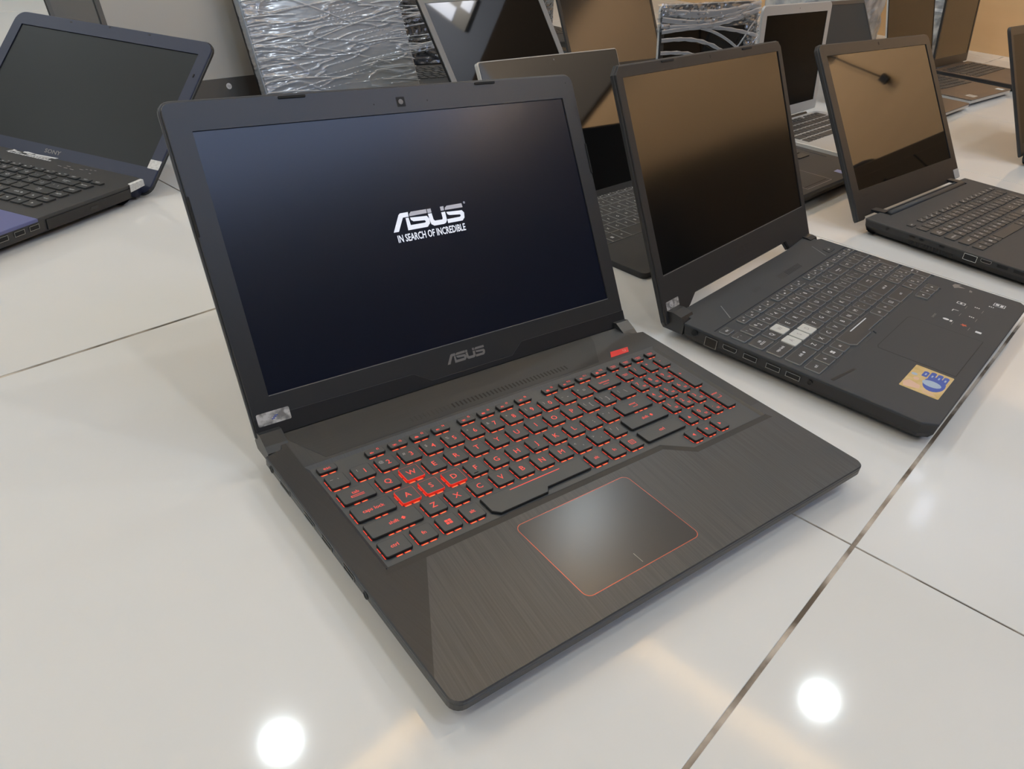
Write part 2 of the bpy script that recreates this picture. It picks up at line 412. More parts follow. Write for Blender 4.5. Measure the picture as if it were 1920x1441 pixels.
# LED strips lying on the ledge of the tray, shining up at the raised ceiling
WARM = (1.0, 0.62, 0.24)
strips = [((TX0 + TX1) / 2, TY1 + 8, TX1 - TX0, 12),
          (TX1 + 8, (TY0 + TY1) / 2, 12, TY1 - TY0), (TX0 - 8, (TY0 + TY1) / 2, 12, TY1 - TY0)]
for x, y, sx, sy in strips:
    px, py = room(x, y)
    area_light('cove_light', (px, py, H + 75), (PI, 0, YAW), sx, sy, COVE_W * max(sx, sy) / 4000, WARM)
# round downlights: three read from reflections, the rest mostly added as fill
spots = [(777, 1608), (2570, 77), (2690, 1530), (-1900, 1608), (2570, -1458), (-1000, 3900), (-1900, 3100), (-1016, 1608), (-500, 3000),
         (-2900, 300), (-2900, -1300), (-1300, -700), (1500, -600), (200, -900)]
for k, (x, y) in enumerate(spots):
    px, py = room(x, y)
    lab = {0: 'round downlight mirrored in the floor tile left of the main laptop', 1: 'round downlight mirrored in the floor tile at the lower right', 2: 'round downlight mirrored as a soft glow on the main touchpad'}
    t = thing('downlight', lab.get(k, 'round ceiling downlight added to light the room, out of frame'), 'lamp', (px, py, H + (130 if TX0 < x < TX1 and TY0 < y < TY1 else 0)), 0, 'recessed ceiling downlights')
    bm = bm_new()
    out = [(78 * math.cos(a * PI / 12), 78 * math.sin(a * PI / 12)) for a in range(24)]
    inn = [(63 * math.cos(a * PI / 12), 63 * math.sin(a * PI / 12)) for a in range(24)]
    r = fill_ring(bm, out, [inn], -4); wall_down(bm, r[0], out, 0); wall_down(bm, r[1], inn, 0)
    link('rim', bm_mesh(bm, 'rim'), M['downlight_rim'], t)
    area_light('lamp', (0, 0, -2), (0, 0, 0), 124, 124, DOWNLIGHT_W, (0.87, 0.965, 1.0), 'DISK', t)
# large bluish light box added to give the main screen its blue gradient
px, py = room(1250, -2150)
t = thing('added_light_box', 'large bluish light box added behind the viewer to tint the main screen, out of frame', 'lamp', (px, py, H + 129), YAW)
bm = bm_new(); r = fill_ring(bm, rrect(-1470, -570, 1470, 570, 0), [rrect(-1440, -540, 1440, 540, 0)], -12)
wall_down(bm, r[0], rrect(-1470, -570, 1470, 570, 0), 0); wall_down(bm, r[1], rrect(-1440, -540, 1440, 540, 0), 0)
link('frame', bm_mesh(bm, 'frame'), M['downlight_rim'], t)
area_light('lamp', (0, 0, -6), (0, 0, 0), 2870, 1070, PANEL_W, (0.50, 0.64, 1.0), 'RECTANGLE', t)
# unseen lamps added to brighten the tan wall and its reflections
for y in (-1900, -1000, 0, 1200):
    px, py = room(X1 - 900, y)
    area_light('added_wall_light', (px, py, H - 60), (0, math.radians(-52), YAW), 160, 160, WALL_FILL_W, (1.0, 0.92, 0.80), 'DISK', None, math.radians(80))

# ------------------------------------------------------------------ laptop building blocks
PITCH = 18.93
def fullsize_layout():
    """keys as (label, x, width, row); x in mm from the left of the left-most key"""
    K = []
    def run(labels, x, row, w_=14.9, p=PITCH):
        for s in labels: K.append((s, x, w_, row)); x += p
    run(['esc'], 0.0, 0, 14.4)
    run(['f1', 'f2', 'f3', 'f4'], 37.7, 0); run(['f5', 'f6', 'f7', 'f8'], 118.6, 0); run(['f9', 'f10', 'f11', 'f12'], 204.7 - 0.3, 0)
    run(list('`'), 0.2, 1, 14.4); run(list('1234567890-='), 19.8, 1); run(['backspace'], 247.1, 1, 28.4)
    run(['tab'], 0, 2, 24.5); run(list('QWERTYUIOP[]'), 29.1, 2); run(['\\'], 256.3, 2, 19.2)
    run(['caps lock'], 0, 3, 28.9); run(list("ASDFGHJKL;'"), 33.3, 3); run(['enter'], 241.4, 3, 34.0)
    run(['shift'], 0, 4, 38.6); run(list('ZXCVBNM,./'), 42.8, 4); run(['shift'], 231.9, 4, 43.3)
    run(['ctrl'], -0.6, 5, 19.4); run(['fn', 'win', 'alt'], 23.3, 5); run(['space'], 80.1, 5, 90.5); run(['alt', 'fn', 'menu'], 174.6, 5); run(['ctrl'], 231.6, 5, 43.6)
    return K
SHIFTED = dict(zip("`1234567890-=[]\\;',./", '~!@#$%^&*()_+{}|:"<>?'))
_km = {}
def key_mesh(w_, d_, h_, r=1.6, taper=0.5, tag='k', mats=None, outline=None, seg=3):
    k = (round(w_, 1), round(d_, 1), h_, tag)
    if k in _km and outline is None: return _km[k]
    p = outline or rrect(-w_ / 2, -d_ / 2, w_ / 2, d_ / 2, r, seg)
    bm = bm_new()
    rows = loft(bm, [(p, 0), (p, h_ - 0.45), (inset(p, taper * 0.5), h_ - 0.12), (inset(p, taper), h_)])
    if mats and len(mats) > 1:
        bm.normal_update()
        for f in bm.faces: f.material_index = 0 if abs(f.normal.z) > 0.95 else 1
    me = bm_mesh(bm, 'key')
    for mm_ in (mats or [M['key']]): me.materials.append(mm_)
    if outline is None: _km[k] = me
    return me
def glow_mesh(w_, d_, tag, strength=1.0):
    """light leaking round the foot of a keycap: broken strips just outside it, lying on the tray"""
    k = ('glow', round(w_, 1), round(d_, 1))
    if k in _km: return _km[k]
    bm = bm_new()
    def strip(x0, y0, x1, y1, mi):
        f = bm.faces.new([bm.verts.new((x, y, 0)) for x, y in ((x0, y0), (x1, y0), (x1, y1), (x0, y1))]); f.material_index = mi
    hw, hd = w_ / 2, d_ / 2; n = max(2, int(w_ / 5))
    for i in range(n):                                  # front
        if w_ > 18 and (i < n * 0.25 or i > n * 0.72): continue
        a = -hw + 1.0 + i * (2 * hw - 2) / n; b = a + (2 * hw - 2) / n - 1.3
        strip(a, -hd - 0.95, b, -hd + 0.6, 0); strip(a + 0.8, -hd - 0.8, b - 0.8, -hd - 0.4, 1)
    if d_ > 9:
        m_ = max(2, int(d_ / 6))
        for i in range(m_):                             # left
            a = -hd + 1.0 + i * (2 * hd - 2) / m_; b = a + (2 * hd - 2) / m_ - 1.2
            strip(-hw - 0.5, a, -hw + 0.4, b, 0)
    bm.verts.ensure_lookup_table()
    zs = 0
    me = bpy.data.meshes.new('glow')
    for v in bm.verts: v.co *= MM
    for f in bm.faces:
        if f.material_index == 1:
            for v in f.verts: v.co.z = 0.00005
    bm.to_mesh(me); bm.free()
    me.materials.append(M['red_glow']); me.materials.append(M['hot_glow'])
    _km[k] = me
    return me
WIN = None
def win_mesh():
    global WIN
    if WIN is None:
        bm = bm_new()
        for x in (-2.3, 0.2):
            for y in (-2.2, 0.2): box(bm, x, y, 0, x + 2.1, y + 2.0, 0.02)
        WIN = bm_mesh(bm, 'windows_key_mark')
    return WIN
_marks = {}
def mark(name, builder, material, parent, loc):
    if (name, material.name) not in _marks:
        bm = bm_new(); builder(bm); me = bm_mesh(bm, name); me.materials.append(material); _marks[(name, material.name)] = me
    return link('legend', _marks[(name, material.name)], None, parent, loc)
def bars(*rs):
    def f(bm):
        for x0, y0, x1, y1 in rs: box(bm, x0, y0, 0, x1, y1, 0.02)
    return f
def tri(*ps):
    def f(bm):
        for p in ps: plate(bm, p, 0, 0.02)
    return f
ARROWS = {'left': [(-1.6, 0), (1.2, -1.7), (1.2, 1.7)], 'right': [(1.6, 0), (-1.2, -1.7), (-1.2, 1.7)], 'up': [(0, 1.6), (-1.7, -1.2), (1.7, -1.2)], 'down': [(0, -1.6), (1.7, 1.2), (-1.7, 1.2)]}
def legend(key, s, w_, d_, h_, ml, mdim, size, style):
    z = h_ + 0.04
    if s == 'win':
        k = ('win', ml.name)
        if k not in _marks:
            me = win_mesh().copy(); me.materials.append(ml); _marks[k] = me
        link('legend', _marks[k], None, key, (0, 0, z)); return
    if s in ARROWS: mark(s, tri(ARROWS[s]), ml, key, (0, 0, z)); return
    if s == 'space' or s == '': return
    if s == 'menu': mark('menu', bars((-2.6, 1.9, 2.6, 2.4), (-2.6, -2.4, 2.6, -1.9), (-2.6, -1.9, -2.1, 1.9), (2.1, -1.9, 2.6, 1.9), (-1.4, 0.5, 1.4, 0.9), (-1.4, -0.9, 1.4, -0.5)), ml, key, (0, 0, z)); return
    if len(s) > 1 and s[0] == 'f' and s[1:].isdigit():
        text('legend', s, size * 0.45, ml, key, (w_ * 0.22, d_ * 0.2, z)); 
        mark('icon' + str(int(s[1:]) % 3), bars(*[[(-1.6, -0.9, 1.4, 0.7), (-0.8, 0.7, 0.6, 1.1)], [(-1.5, -0.7, -0.3, 0.7), (0.0, -1.0, 0.5, 1.0), (0.9, -0.6, 1.3, 0.6)], [(-1.7, -0.9, 1.7, -0.5), (-1.7, 0.3, 1.7, 0.8), (-0.6, -0.5, 0.4, 0.3)]][int(s[1:]) % 3]), ml, key, (-w_ * 0.18, -d_ * 0.1, z)); return
    if len(s) == 1 and s.isalpha():
        text('legend', s, size, ml, key, (0, 0, z)); return
    if s in SHIFTED:
        bright = s.isdigit()
        text('legend', s, size * (0.95 if bright else 0.85), ml if bright or style != 'red' else mdim, key, (w_ * 0.10, -0.3, z))
        text('legend', SHIFTED[s], size * 0.55, mdim, key, (-w_ * 0.24, d_ * 0.14, z)); return
    if s == 'tab':
        text('legend', s, size * 0.62, ml, key, (0, d_ * 0.12, z)); mark('tabbars', bars((-5, -1.5, 5, -1.0), (-5, -2.9, 5, -2.4), (-5, -2.4, -4.4, -1.5)), ml, key, (0, 0, z)); return
    if s == 'enter':
        text('legend', s, size * 0.5, ml, key, (0, d_ * 0.12, z)); mark('enterbar', bars((-2.5, -2.6, 3.0, -2.1), (2.5, -2.1, 3.0, 0.2)), ml, key, (0, 0, z)); return
    if s == 'backspace':
        text('legend', s, size * 0.42, ml, key, (0, d_ * 0.08, z)); mark('bksp', bars((-3.5, -2.4, 3.0, -1.9)), ml, key, (0, 0, z)); return
    if s.startswith('np'):
        c = s[2:]
        text('legend', c, size * 0.85, ml, key, (-w_ * 0.12, d_ * 0.14, z)); 
        if c in '1234567890.': mark('npbar', bars((0.2, -2.8, 3.8, -2.2), (0.6, -4.0, 3.4, -3.5)), ml, key, (0, 0, z))
        return
    if s in ('del', 'ins', 'prt', 'hm', 'num'):
        mark('two', bars((-3.0, 0.5, 3.0, 1.1), (-2.2, -1.2, 2.4, -0.6)), ml, key, (0, 0, z)); return
    text('legend', s, size * 0.62, ml, key, (0, 0, z))
    if s == 'shift': mark('sh', tri([(6.5, -1.2), (8.3, -1.2), (8.3, 0), (9.3, 0), (7.4, 2.0), (5.5, 0), (6.5, 0)]), ml, key, (0, 0, z))

def keyboard(root, keys, z, h_, cap, ml, mdim=None, size=6.0, style='', legends=True, glow=False, z_tray=None, special=None):
    for s, x, y, w_, d_ in keys:
        sp = (special or {}).get((s, round(y)), (special or {}).get(s))
        if sp and 'outline' in sp:
            me = key_mesh(w_, d_, h_, outline=[(px_ - w_ / 2, py_ - d_ / 2) for px_, py_ in sp['outline']], mats=cap)
        elif sp: me = key_mesh(w_, d_, h_, tag=s, mats=sp['mats'])
        else: me = key_mesh(w_, d_, h_, tag=cap[0].name, mats=cap)
        k = link('key', me, None, root, (x + w_ / 2, y + d_ / 2, z))
        if sp and sp.get('label'): k['label'] = sp['label']
        if legends: legend(k, s, w_, d_, h_, (sp or {}).get('legend', ml), mdim or ml, size, style)
        if glow and s != 'space' and w_ < 38.7: link('backlight', glow_mesh(w_, d_, 'g'), None, k, (0, 0, (z_tray or z) - z + 0.05))
def standard_keys(x0, fronts, d_, fd, s=1.0, grow=0.0, numpad=None, arrows=None):
    """fronts: y of the front edge of rows 0..5"""
    out = []
    for lab, x, w_, row in fullsize_layout():
        out.append((lab, x0 + x * s - grow, fronts[row] - grow * 0.4, w_ * s + 2 * grow, fd if row == 0 else d_ + grow * 0.8))
    if numpad:
        nx, npt, nw = numpad
        top = ['del', 'ins', 'prt', 'hm']; grid = [['num', 'np/', 'np*', 'np-'], ['np7', 'np8', 'np9'], ['np4', 'np5', 'np6'], ['np1', 'np2', 'np3'], ['up', 'np0', 'np.']]
        for c in range(4): out.append((top[c], nx + c * npt, fronts[0], nw, fd))
        for r, row in enumerate(grid):
            for c, lab in enumerate(row): out.append((lab, nx + c * npt, fronts[r + 1], nw, d_))
        out.append(('np+', nx + 3 * npt, fronts[3], nw, fronts[2] - fronts[3] + d_))
        out.append(('enter', nx + 3 * npt, fronts[5], nw, fronts[4] - fronts[5] + d_))
        ay = fronts[5] - (fronts[4] - fronts[5]) + 0.2
        for lab, c in (('left', -1), ('down', 0), ('right', 1)): out.append((lab, nx + c * npt, ay, nw, d_ - 1))
    return out

def port(root, name, y0, y1, z0, z1, x=0.0, side=-1, frame=True, shape='rect', material=None):
    """socket in the flank x=const: a thin metal rim round a dark cavity"""
    def outl(m_):
        a, b, c, d = y0 - m_, z0 - m_, y1 + m_, z1 + m_
        if shape == 'round':
            cyy, czz, r = (a + c) / 2, (b + d) / 2, (c - a) / 2
            return [(cyy + r * math.cos(t * PI / 8), czz + r * math.sin(t * PI / 8)) for t in range(16)]
        if shape == 'hdmi': return [(a + 1.5, b), (c - 1.5, b), (c, b + 1.6), (c, d), (a, d), (a, b + 1.6)]
        return [(a, b), (c, b), (c, d), (a, d)]
    bm = bm_new()
    o, i = outl(0.0), inset(outl(0.0), 0.45)
    def V(p, dx): return (x + side * dx, p[0], p[1])
    n = len(o)
    ro = [bm.verts.new(V(p, 0.35)) for p in o]; ri = [bm.verts.new(V(p, 0.35)) for p in i]
    rb = [bm.verts.new(V(p, -0.3)) for p in o]; rc = [bm.verts.new(V(p, 0.08)) for p in i]
    for k in range(n):
        j = (k + 1) % n
        bm.faces.new((ro[k], ro[j], ri[j], ri[k])); bm.faces.new((ro[k], ro[j], rb[j], rb[k])); bm.faces.new((ri[k], ri[j], rc[j], rc[k]))
    f = bm.faces.new(rc); f.material_index = 1
    me = bm_mesh(bm, name)
    link(name, me, [material or (M['port_metal'] if frame else M['dark_plastic']), M['port_dark']], root)

class Laptop:
    def __init__(s, name, label, x, y, yaw, group=None, cat='laptop'):
        s.root = thing(name, label, cat, (x, y, 0), yaw, group)
    def lid_frame(s, yh, zh, a):
        s.yh, s.zh, s.a = yh, zh, a
    def lid(s, name, me, material, w=0.0, parent=None, u=0.0, v=0.0, label=None):
        """place a flat-built mesh (x=u, y=v, z=out of the screen) on the lid plane"""
        if parent is not None:
            o = link(name, me, material, parent, (u, v, w))
        else:
            ca, sa = math.cos(s.a), math.sin(s.a)
            o = link(name, me, material, s.root, (u, s.yh + v * ca - w * sa, s.zh + v * sa + w * ca), (s.a, 0, 0))
        if label: o['label'] = label
        return o

def simple_screen(L, W, v0, v1, bez, t=6.0, r=8, mb=None, mscr=None, mcov=None, wr=(0, 0), rim=None, glass=False, notch=None):
    """cover + bezel ring + recessed display; bez = (left, right, bottom, top)"""
    mb = mb or M['bezel']; mcov = mcov or M['black_plastic']; mscr = mscr or M['screen_gloss']
    outer = rrect(wr[0], v0, W + wr[1], v1, (2, 2, r, r) if not isinstance(r, tuple) else r, 5)
    if notch: outer = notch
    bm = bm_new(); plate(bm, outer, -t, -1.6, 0.6, 1.5)
    L.lid('lid_cover', bm_mesh(bm, 'lid_cover'), rim or mcov)
    bi = inset(outer, 1.0)
    hole = [(bez[0], v0 + bez[2]), (W - bez[1], v0 + bez[2]), (W - bez[1], v1 - bez[3]), (bez[0], v1 - bez[3])]
    if glass:
        bm = bm_new(); plate(bm, bi, -1.7, -0.2, 0.3)
        L.lid('screen', bm_mesh(bm, 'screen'), mscr); return
    bm = ring_plate(bi, [hole], -1.7, 0.0, 0.5, 0.9, floor=False)
    L.lid('screen_bezel', bm_mesh(bm, 'screen_bezel'), mb)
    bm = bm_new(); plate(bm, inset(hole, -0.4), -1.5, -0.8)
    return L.lid('screen', bm_mesh(bm, 'screen'), mscr)

def hull(L, outline, h, lip=4.0, under=10.0, foot=3.0, material=None, mtop=None, hole=None, depth=1.8, slope=2.0, c=0.6, tray=None, top_t=2.5):
    """base of a laptop: lower hull that tapers in, deck plate with a keyboard well"""
    bm = bm_new()
    loft(bm, [(inset(outline, under), foot), (inset(outline, under * 0.35), foot + 4), (inset(outline, 0.6), h - top_t - lip), (inset(outline, 0.6), h - top_t + 0.05)])
    L.base = link('base_shell', bm_mesh(bm, 'base_shell'), material or M['hull'], L.root)
    if hole:
        bm = ring_plate(outline, [hole], h - top_t, h, c, depth, slope, floor=True)
    else:
        bm = bm_new(); plate(bm, outline, h - top_t, h, c)
    L.deck = link('palm_rest', bm_mesh(bm, 'palm_rest'), mtop or M['deck_c'], L.root)
    return L.deck
def feet(L, pts, h=3.2):
    for x, y in pts:
        bm = bm_new(); plate(bm, rrect(-12, -4, 12, 4, 3.5, 3), 0, h, 0.4)
        link('rubber_foot', bm_mesh(bm, 'rubber_foot'), M['rubber'], L.root, (x, y, 0))

ASUS = [[[154.9, 99.8], [159.8, 99.8], [166.5, 110.5], [172.0, 110.5], [172.3, 114.3], [164.9, 114.3], [163.2, 113.2]],
[[172.9, 110.7], [173.0, 112.4], [175.0, 114.2], [190.0, 114.2], [189.9, 110.9]],
[[173.1, 109.6], [189.1, 108.6], [190.9, 105.9], [190.5, 102.3], [187.6, 99.6], [168.6, 99.6], [168.9, 109.8], [171.7, 109.8], [172.1, 103.4], [186.1, 103.4], [187.0, 104.2], [186.2, 105.4], [175.5, 106.1], [173.5, 107.5]],
[[190.7, 114.1], [194.4, 114.1], [194.4, 110.7], [190.6, 110.7]],
[[190.6, 110.1], [194.3, 110.1], [194.7, 104.7], [195.8, 103.5], [203.2, 103.4], [203.8, 104.4], [203.7, 109.4], [207.6, 109.4], [207.5, 102.2], [205.9, 100.1], [203.9, 99.5], [194.1, 99.5], [191.6, 101.1], [191.1, 103.5]],
[[203.7, 114.2], [207.2, 114.2], [207.0, 110.7], [203.7, 110.7]],
[[207.8, 110.8], [208.3, 112.7], [210.5, 114.1], [225.7, 114.1], [226.0, 110.6]],
[[208.7, 109.0], [224.4, 108.2], [226.2, 105.9], [225.4, 101.7], [222.9, 99.5], [207.9, 99.5], [208.0, 102.9], [221.1, 103.0], [222.2, 103.9], [221.7, 105.0], [211.2, 106.0], [209.4, 106.9]]]
def asus_mesh(u0, v0, width, hscale=1.0, t=0.05, only=None):
    k = width / 71.1; bm = bm_new()
    for i, P in enumerate(ASUS):
        if only is not None and (i in (1, 3, 5, 6)) != only: continue
        pts = [(u0 + (x - 154.9) * k, v0 + (y - 99.5) * k * hscale) for x, y in P]
        loft(bm, [(pts, 0), (pts, t)])
    return bm_mesh(bm, 'wordmark')

# ================================================================== main laptop (red backlit keyboard)
L = Laptop('laptop', 'large black gaming laptop with red backlit keys and a lit boot logo, nearest', 0, 0, 0)
R_ = L.root; HD = 23.5
outl = [(8, 0), (376, 0)] + [(384 - 8 + 8 * math.sin(t * PI / 10), 8 - 8 * math.cos(t * PI / 10)) for t in range(1, 6)] + [(384, 244), (372, 247), (366, 263), (18, 263), (13, 246), (0, 243)] + [(8 - 8 * math.cos(t * PI / 10), 8 - 8 * math.sin(t * PI / 10)) for t in range(0, 5)]
well = [(18, 101.5), (259.5, 101.5), (281, 85), (370.7, 85), (370.7, 217.8), (18, 217.8)]
# facets of the brushed deck: split the top into regions with their own brush direction
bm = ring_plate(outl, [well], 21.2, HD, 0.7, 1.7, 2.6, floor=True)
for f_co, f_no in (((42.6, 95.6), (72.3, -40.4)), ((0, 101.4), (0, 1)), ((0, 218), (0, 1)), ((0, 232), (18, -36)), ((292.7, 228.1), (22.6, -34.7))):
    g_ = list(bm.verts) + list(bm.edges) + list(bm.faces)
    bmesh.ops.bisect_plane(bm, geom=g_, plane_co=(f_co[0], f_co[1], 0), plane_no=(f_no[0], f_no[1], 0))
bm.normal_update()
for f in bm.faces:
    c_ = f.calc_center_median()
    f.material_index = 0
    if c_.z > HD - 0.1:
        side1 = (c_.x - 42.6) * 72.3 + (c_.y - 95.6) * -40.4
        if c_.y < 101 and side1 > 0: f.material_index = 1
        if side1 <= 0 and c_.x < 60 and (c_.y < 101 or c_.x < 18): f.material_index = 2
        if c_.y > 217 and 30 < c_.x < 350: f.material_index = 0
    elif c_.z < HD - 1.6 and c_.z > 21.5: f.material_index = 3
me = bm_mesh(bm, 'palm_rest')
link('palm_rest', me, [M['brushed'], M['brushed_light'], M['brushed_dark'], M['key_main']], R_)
# dark panel behind the keyboard with slanted ends
bm = bm_new(); plate(bm, [(36, 221), (304, 221), (326, 252), (330, 262), (21, 262), (22, 252)], HD, HD + 0.12)
link('speaker_panel', bm_mesh(bm, 'speaker_panel'), brushed('speaker_panel_metal', (0.024, 0.026, 0.029), (0.032, 0.035, 0.038), 1.57, (0.42, 0.55)), R_)
for k in range(42):                                         # slot grille
    x = 112 + k * 3.86
    deep = x > 148
    bm = bm_new(); plate(bm, [(x, 226.6), (x + (1.5 if deep else 0.8), 226.6), (x + (1.9 if deep else 1.2), 232.6), (x + 0.4, 232.6)], HD + 0.12, HD + 0.16)
    link('vent_slot', bm_mesh(bm, 'vent_slot'), M['port_dark'] if deep else M['dark_plastic'], R_)
# lower shell: side rail and undercut hull
bm = bm_new()
loft(bm, [(inset(outl, 30), 3.0), (inset(outl, 16), 4.5), (inset(outl, 6), 11), (inset(outl, 1.2), 15.5), (inset(outl, 0.6), 21.3)])
link('base_shell', bm_mesh(bm, 'base_shell'), M['hull'], R_)
bm = bm_new(); loft(bm, [(inset(outl, 0.9), 15.6), (inset(outl, 0.1), 16.2), (inset(outl, 0.1), 20.4), (inset(outl, 0.8), 20.8)])
link('side_rail', bm_mesh(bm, 'side_rail'), M['bezel'], R_)
feet(L, [(60, 32), (320, 32), (60, 225), (320, 225)])
x0 = 23.4
fr = [204.8, 185.6, 166.6, 147.3, 128.9, 110.0]
keys = standard_keys(x0, fr, 14.4, 7.2, numpad=(304.1, 15.75, 11.0))
keys = [k for k in keys if k[0] != 'space'] + [('space', 103.3, 105.6, 90.8, 18.8)]
sp = {'space': dict(outline=[(0, 4.6), (4.8, 0), (46, 0), (49.4, 4.4), (90.8, 4.4), (90.8, 18.8), (0, 18.8)])}
for c in 'WASD': sp[c] = dict(mats=[M['key_main'], M['key_side_red']], label='key with glowing red sides')
ZT = HD - 1.7
keyboard(R_, keys, ZT + 0.25, 2.0, [M['key_main'], M['rubber']], M['red_legend'], M['dim_legend'], 6.9, 'red', True, True, ZT + 0.02, sp)
bm = bm_new(); plate(bm, rrect(127, 121.2, 172.5, 121.9, 0.3, 2), ZT + 2.25, ZT + 2.3)
link('space_bar_light', bm_mesh(bm, 'space_bar_light'), M['red_legend'], R_)
for k in (0, 1):
    bm = bm_new(); box(bm, (116.2, 188.0 - 17.9)[k], 149.2, ZT + 2.25, (119.7, 188.0 - 14.2)[k], 149.8, ZT + 2.5)
    link('key_bump', bm_mesh(bm, 'key_bump'), M['rubber'], R_)
# bevelled front lip of the keyboard frame, facing the palm rest
path = [(18.2, 101.8), (259.5, 101.8), (281, 85.3), (370.5, 85.3)]; path2 = [(15.6, 97.9), (258.2, 97.9), (279.8, 81.2), (373.8, 81.2)]
bm = bm_new()
ra = [bm.verts.new((x, y, HD + 0.75)) for x, y in path]; rb = [bm.verts.new((x, y, HD + 0.02)) for x, y in path2]; rc_ = [bm.verts.new((x, y + 0.8, HD + 0.72)) for x, y in path]; rd = [bm.verts.new((x, y + 1.0, HD - 1.2)) for x, y in path]
for i in range(3):
    for p_, q_ in ((ra, rb), (ra, rc_), (rc_, rd)): bm.faces.new((p_[i], p_[i + 1], q_[i + 1], q_[i]))
link('keyboard_lip', bm_mesh(bm, 'keyboard_lip'), mat('dark_lip_plastic', (0.016, 0.017, 0.018), 0.5), R_)
# power button
bm = bm_new(); plate(bm, [(320, 222), (342.4, 221.6), (347.8, 228.8), (326, 229.6)], HD, HD + 0.5, 0.2)
o = link('power_button', bm_mesh(bm, 'power_button'), M['red_paint'], R_); o['label'] = 'red slanted power button'
bm = bm_new()
for a in range(10): 
    t0, t1 = 2.2 + a * 0.5, 2.2 + (a + 1) * 0.5
    bm.faces.new([bm.verts.new((340 + r_ * math.cos(t), 225.6 + r_ * math.sin(t), 0)) for r_, t in ((1.2, t0), (1.7, t0), (1.7, t1), (1.2, t1))])
link('power_mark', bm_mesh(bm, 'power_mark'), M['peach_print'], o, (0, 0, HD + 0.55))
# touchpad with red edge
bm = bm_new(); loft(bm, [(rrect(107.0, 17.0, 209.8, 90.4, 5.5, 5), HD), (rrect(107.0, 17.0, 209.8, 90.4, 5.5, 5), HD + 0.06)])
link('touchpad_edge', bm_mesh(bm, 'touchpad_edge'), M['red_trim'], R_)
bm = bm_new(); plate(bm, rrect(107.5, 17.5, 209.3, 89.9, 5, 5), HD + 0.02, HD + 0.10)
tp = link('touchpad', bm_mesh(bm, 'touchpad'), M['pad'], R_)
bm = bm_new(); box(bm, 157.5, 20.7, 0, 157.9, 29.3, 0.03)
link('touchpad_line', bm_mesh(bm, 'touchpad_line'), M['logo_metal'], tp, (0, 0, HD + 0.10))
for y, r_ in ((233, 1.0),): port(R_, 'power_socket', y - 3, y + 3, 16.8, 21.2, shape='round', frame=False)
port(R_, 'network_port', 202, 218, 16.4, 21.0); port(R_, 'video_port', 164, 179, 17, 20.6, shape='hdmi')
port(R_, 'usb_port', 139, 153, 17, 20.6); port(R_, 'usb_port', 109, 123, 17, 20.6); port(R_, 'audio_jack', 92, 97.5, 16.2, 21.0, shape='round', frame=False)
# lid: hinge axis frame from the measured display plane (v=0 is the bottom edge of the display)
L.lid_frame(279.5, 48.1, 1.036)
VB, VT = -30.5, 216.8
outer = rrect(0.5, VB, 383.5, VT, (4, 4, 9, 9), 5)
outer = [(2.5, VB + 3), (5, VB)] + [(379, VB), (381.5, VB + 3)] + rrect(0.5, VB, 382.5, VT, (0, 0, 9, 9), 5)[2:]
bm = bm_new(); loft(bm, [(inset(outer, 5), -7.5), (inset(outer, 1.5), -6.2), (outer, -4.0), (outer, -2.2), (inset(outer, 0.8), -1.4)])
L.lid('lid_cover', bm_mesh(bm, 'lid_cover'), M['hull'])
hole = [(19.5, -0.5), (364.5, -0.5), (364.5, 194.3), (19.5, 194.3)]
bm = ring_plate(inset(outer, 1.6), [hole], -1.6, 0.4, 0.5, 1.2, floor=False)
bz = L.lid('screen_bezel', bm_mesh(bm, 'screen_bezel'), M['bezel'])
bm = bm_new(); plate(bm, [(19, -0.9), (365, -0.9), (365, 194.8), (19, 194.8)], -1.6, -0.8)
scr = L.lid('screen', bm_mesh(bm, 'screen'), M['screen_on'], label='lit screen showing a silver boot logo and slogan')
bm = bm_new(); plate(bm, [(19.6, -0.45), (364.4, -0.45), (364.4, 0.15), (19.6, 0.15)], 0.41, 0.5)
link('bezel_edge', bm_mesh(bm, 'bezel_edge'), M['logo_metal'], bz)
# raised lower trim of the bezel
bm = bm_new(); plate(bm, [(4, VB + 1), (380, VB + 1), (380, -15), (350, -15.4), (252, -15.4), (239, -25.2), (155, -25.4), (138.5, -15.8), (4, -14.6)], 0.4, 0.75, 0.15)
link('bezel_trim', bm_mesh(bm, 'bezel_trim'), M['dark_plastic'], bz)
for u_, v_, sx_, sy_ in ((88, VT - 4.6, 22, 2.0), (268, VT - 4.6, 22, 2.0), (2.6, 121, 1.6, 29), (379, 121, 1.6, 29)):
    bm = bm_new(); plate(bm, rrect(0, 0, sx_, sy_, 0.7, 2), 0.4, 1.2, 0.2); link('rubber_bumper', bm_mesh(bm, 'rubber_bumper'), M['rubber'], bz, (u_, v_, 0))
bm = bm_new(); plate(bm, rrect(-4, -4, 4, 4, 0.6, 2), 0.4, 0.46); wc = link('webcam', bm_mesh(bm, 'webcam'), M['port_dark'], bz, (191, 203, 0))
bm = bm_new(); plate(bm, [(2.2 * math.cos(t * PI / 8), 2.2 * math.sin(t * PI / 8)) for t in range(16)], 0.46, 0.7, 0.1); link('microphone', bm_mesh(bm, 'webcam_lens'), M['logo_metal'], bz, (191, 203, 0)).name = 'webcam_lens'
for u_ in (166, 216.5, 372):
    bm = bm_new(); plate(bm, [(0.7 * math.cos(t * PI / 4), 0.7 * math.sin(t * PI / 4)) for t in range(8)], 0.4, 0.45); link('microphone', bm_mesh(bm, 'microphone'), M['port_dark'], bz, (u_, 202.5 if u_ < 300 else 208, 0))
link('brand_mark', asus_mesh(172.5, -17.0, 39.5, 1.0, 0.08), M['logo_metal'], bz, (0, 0, 0.42))
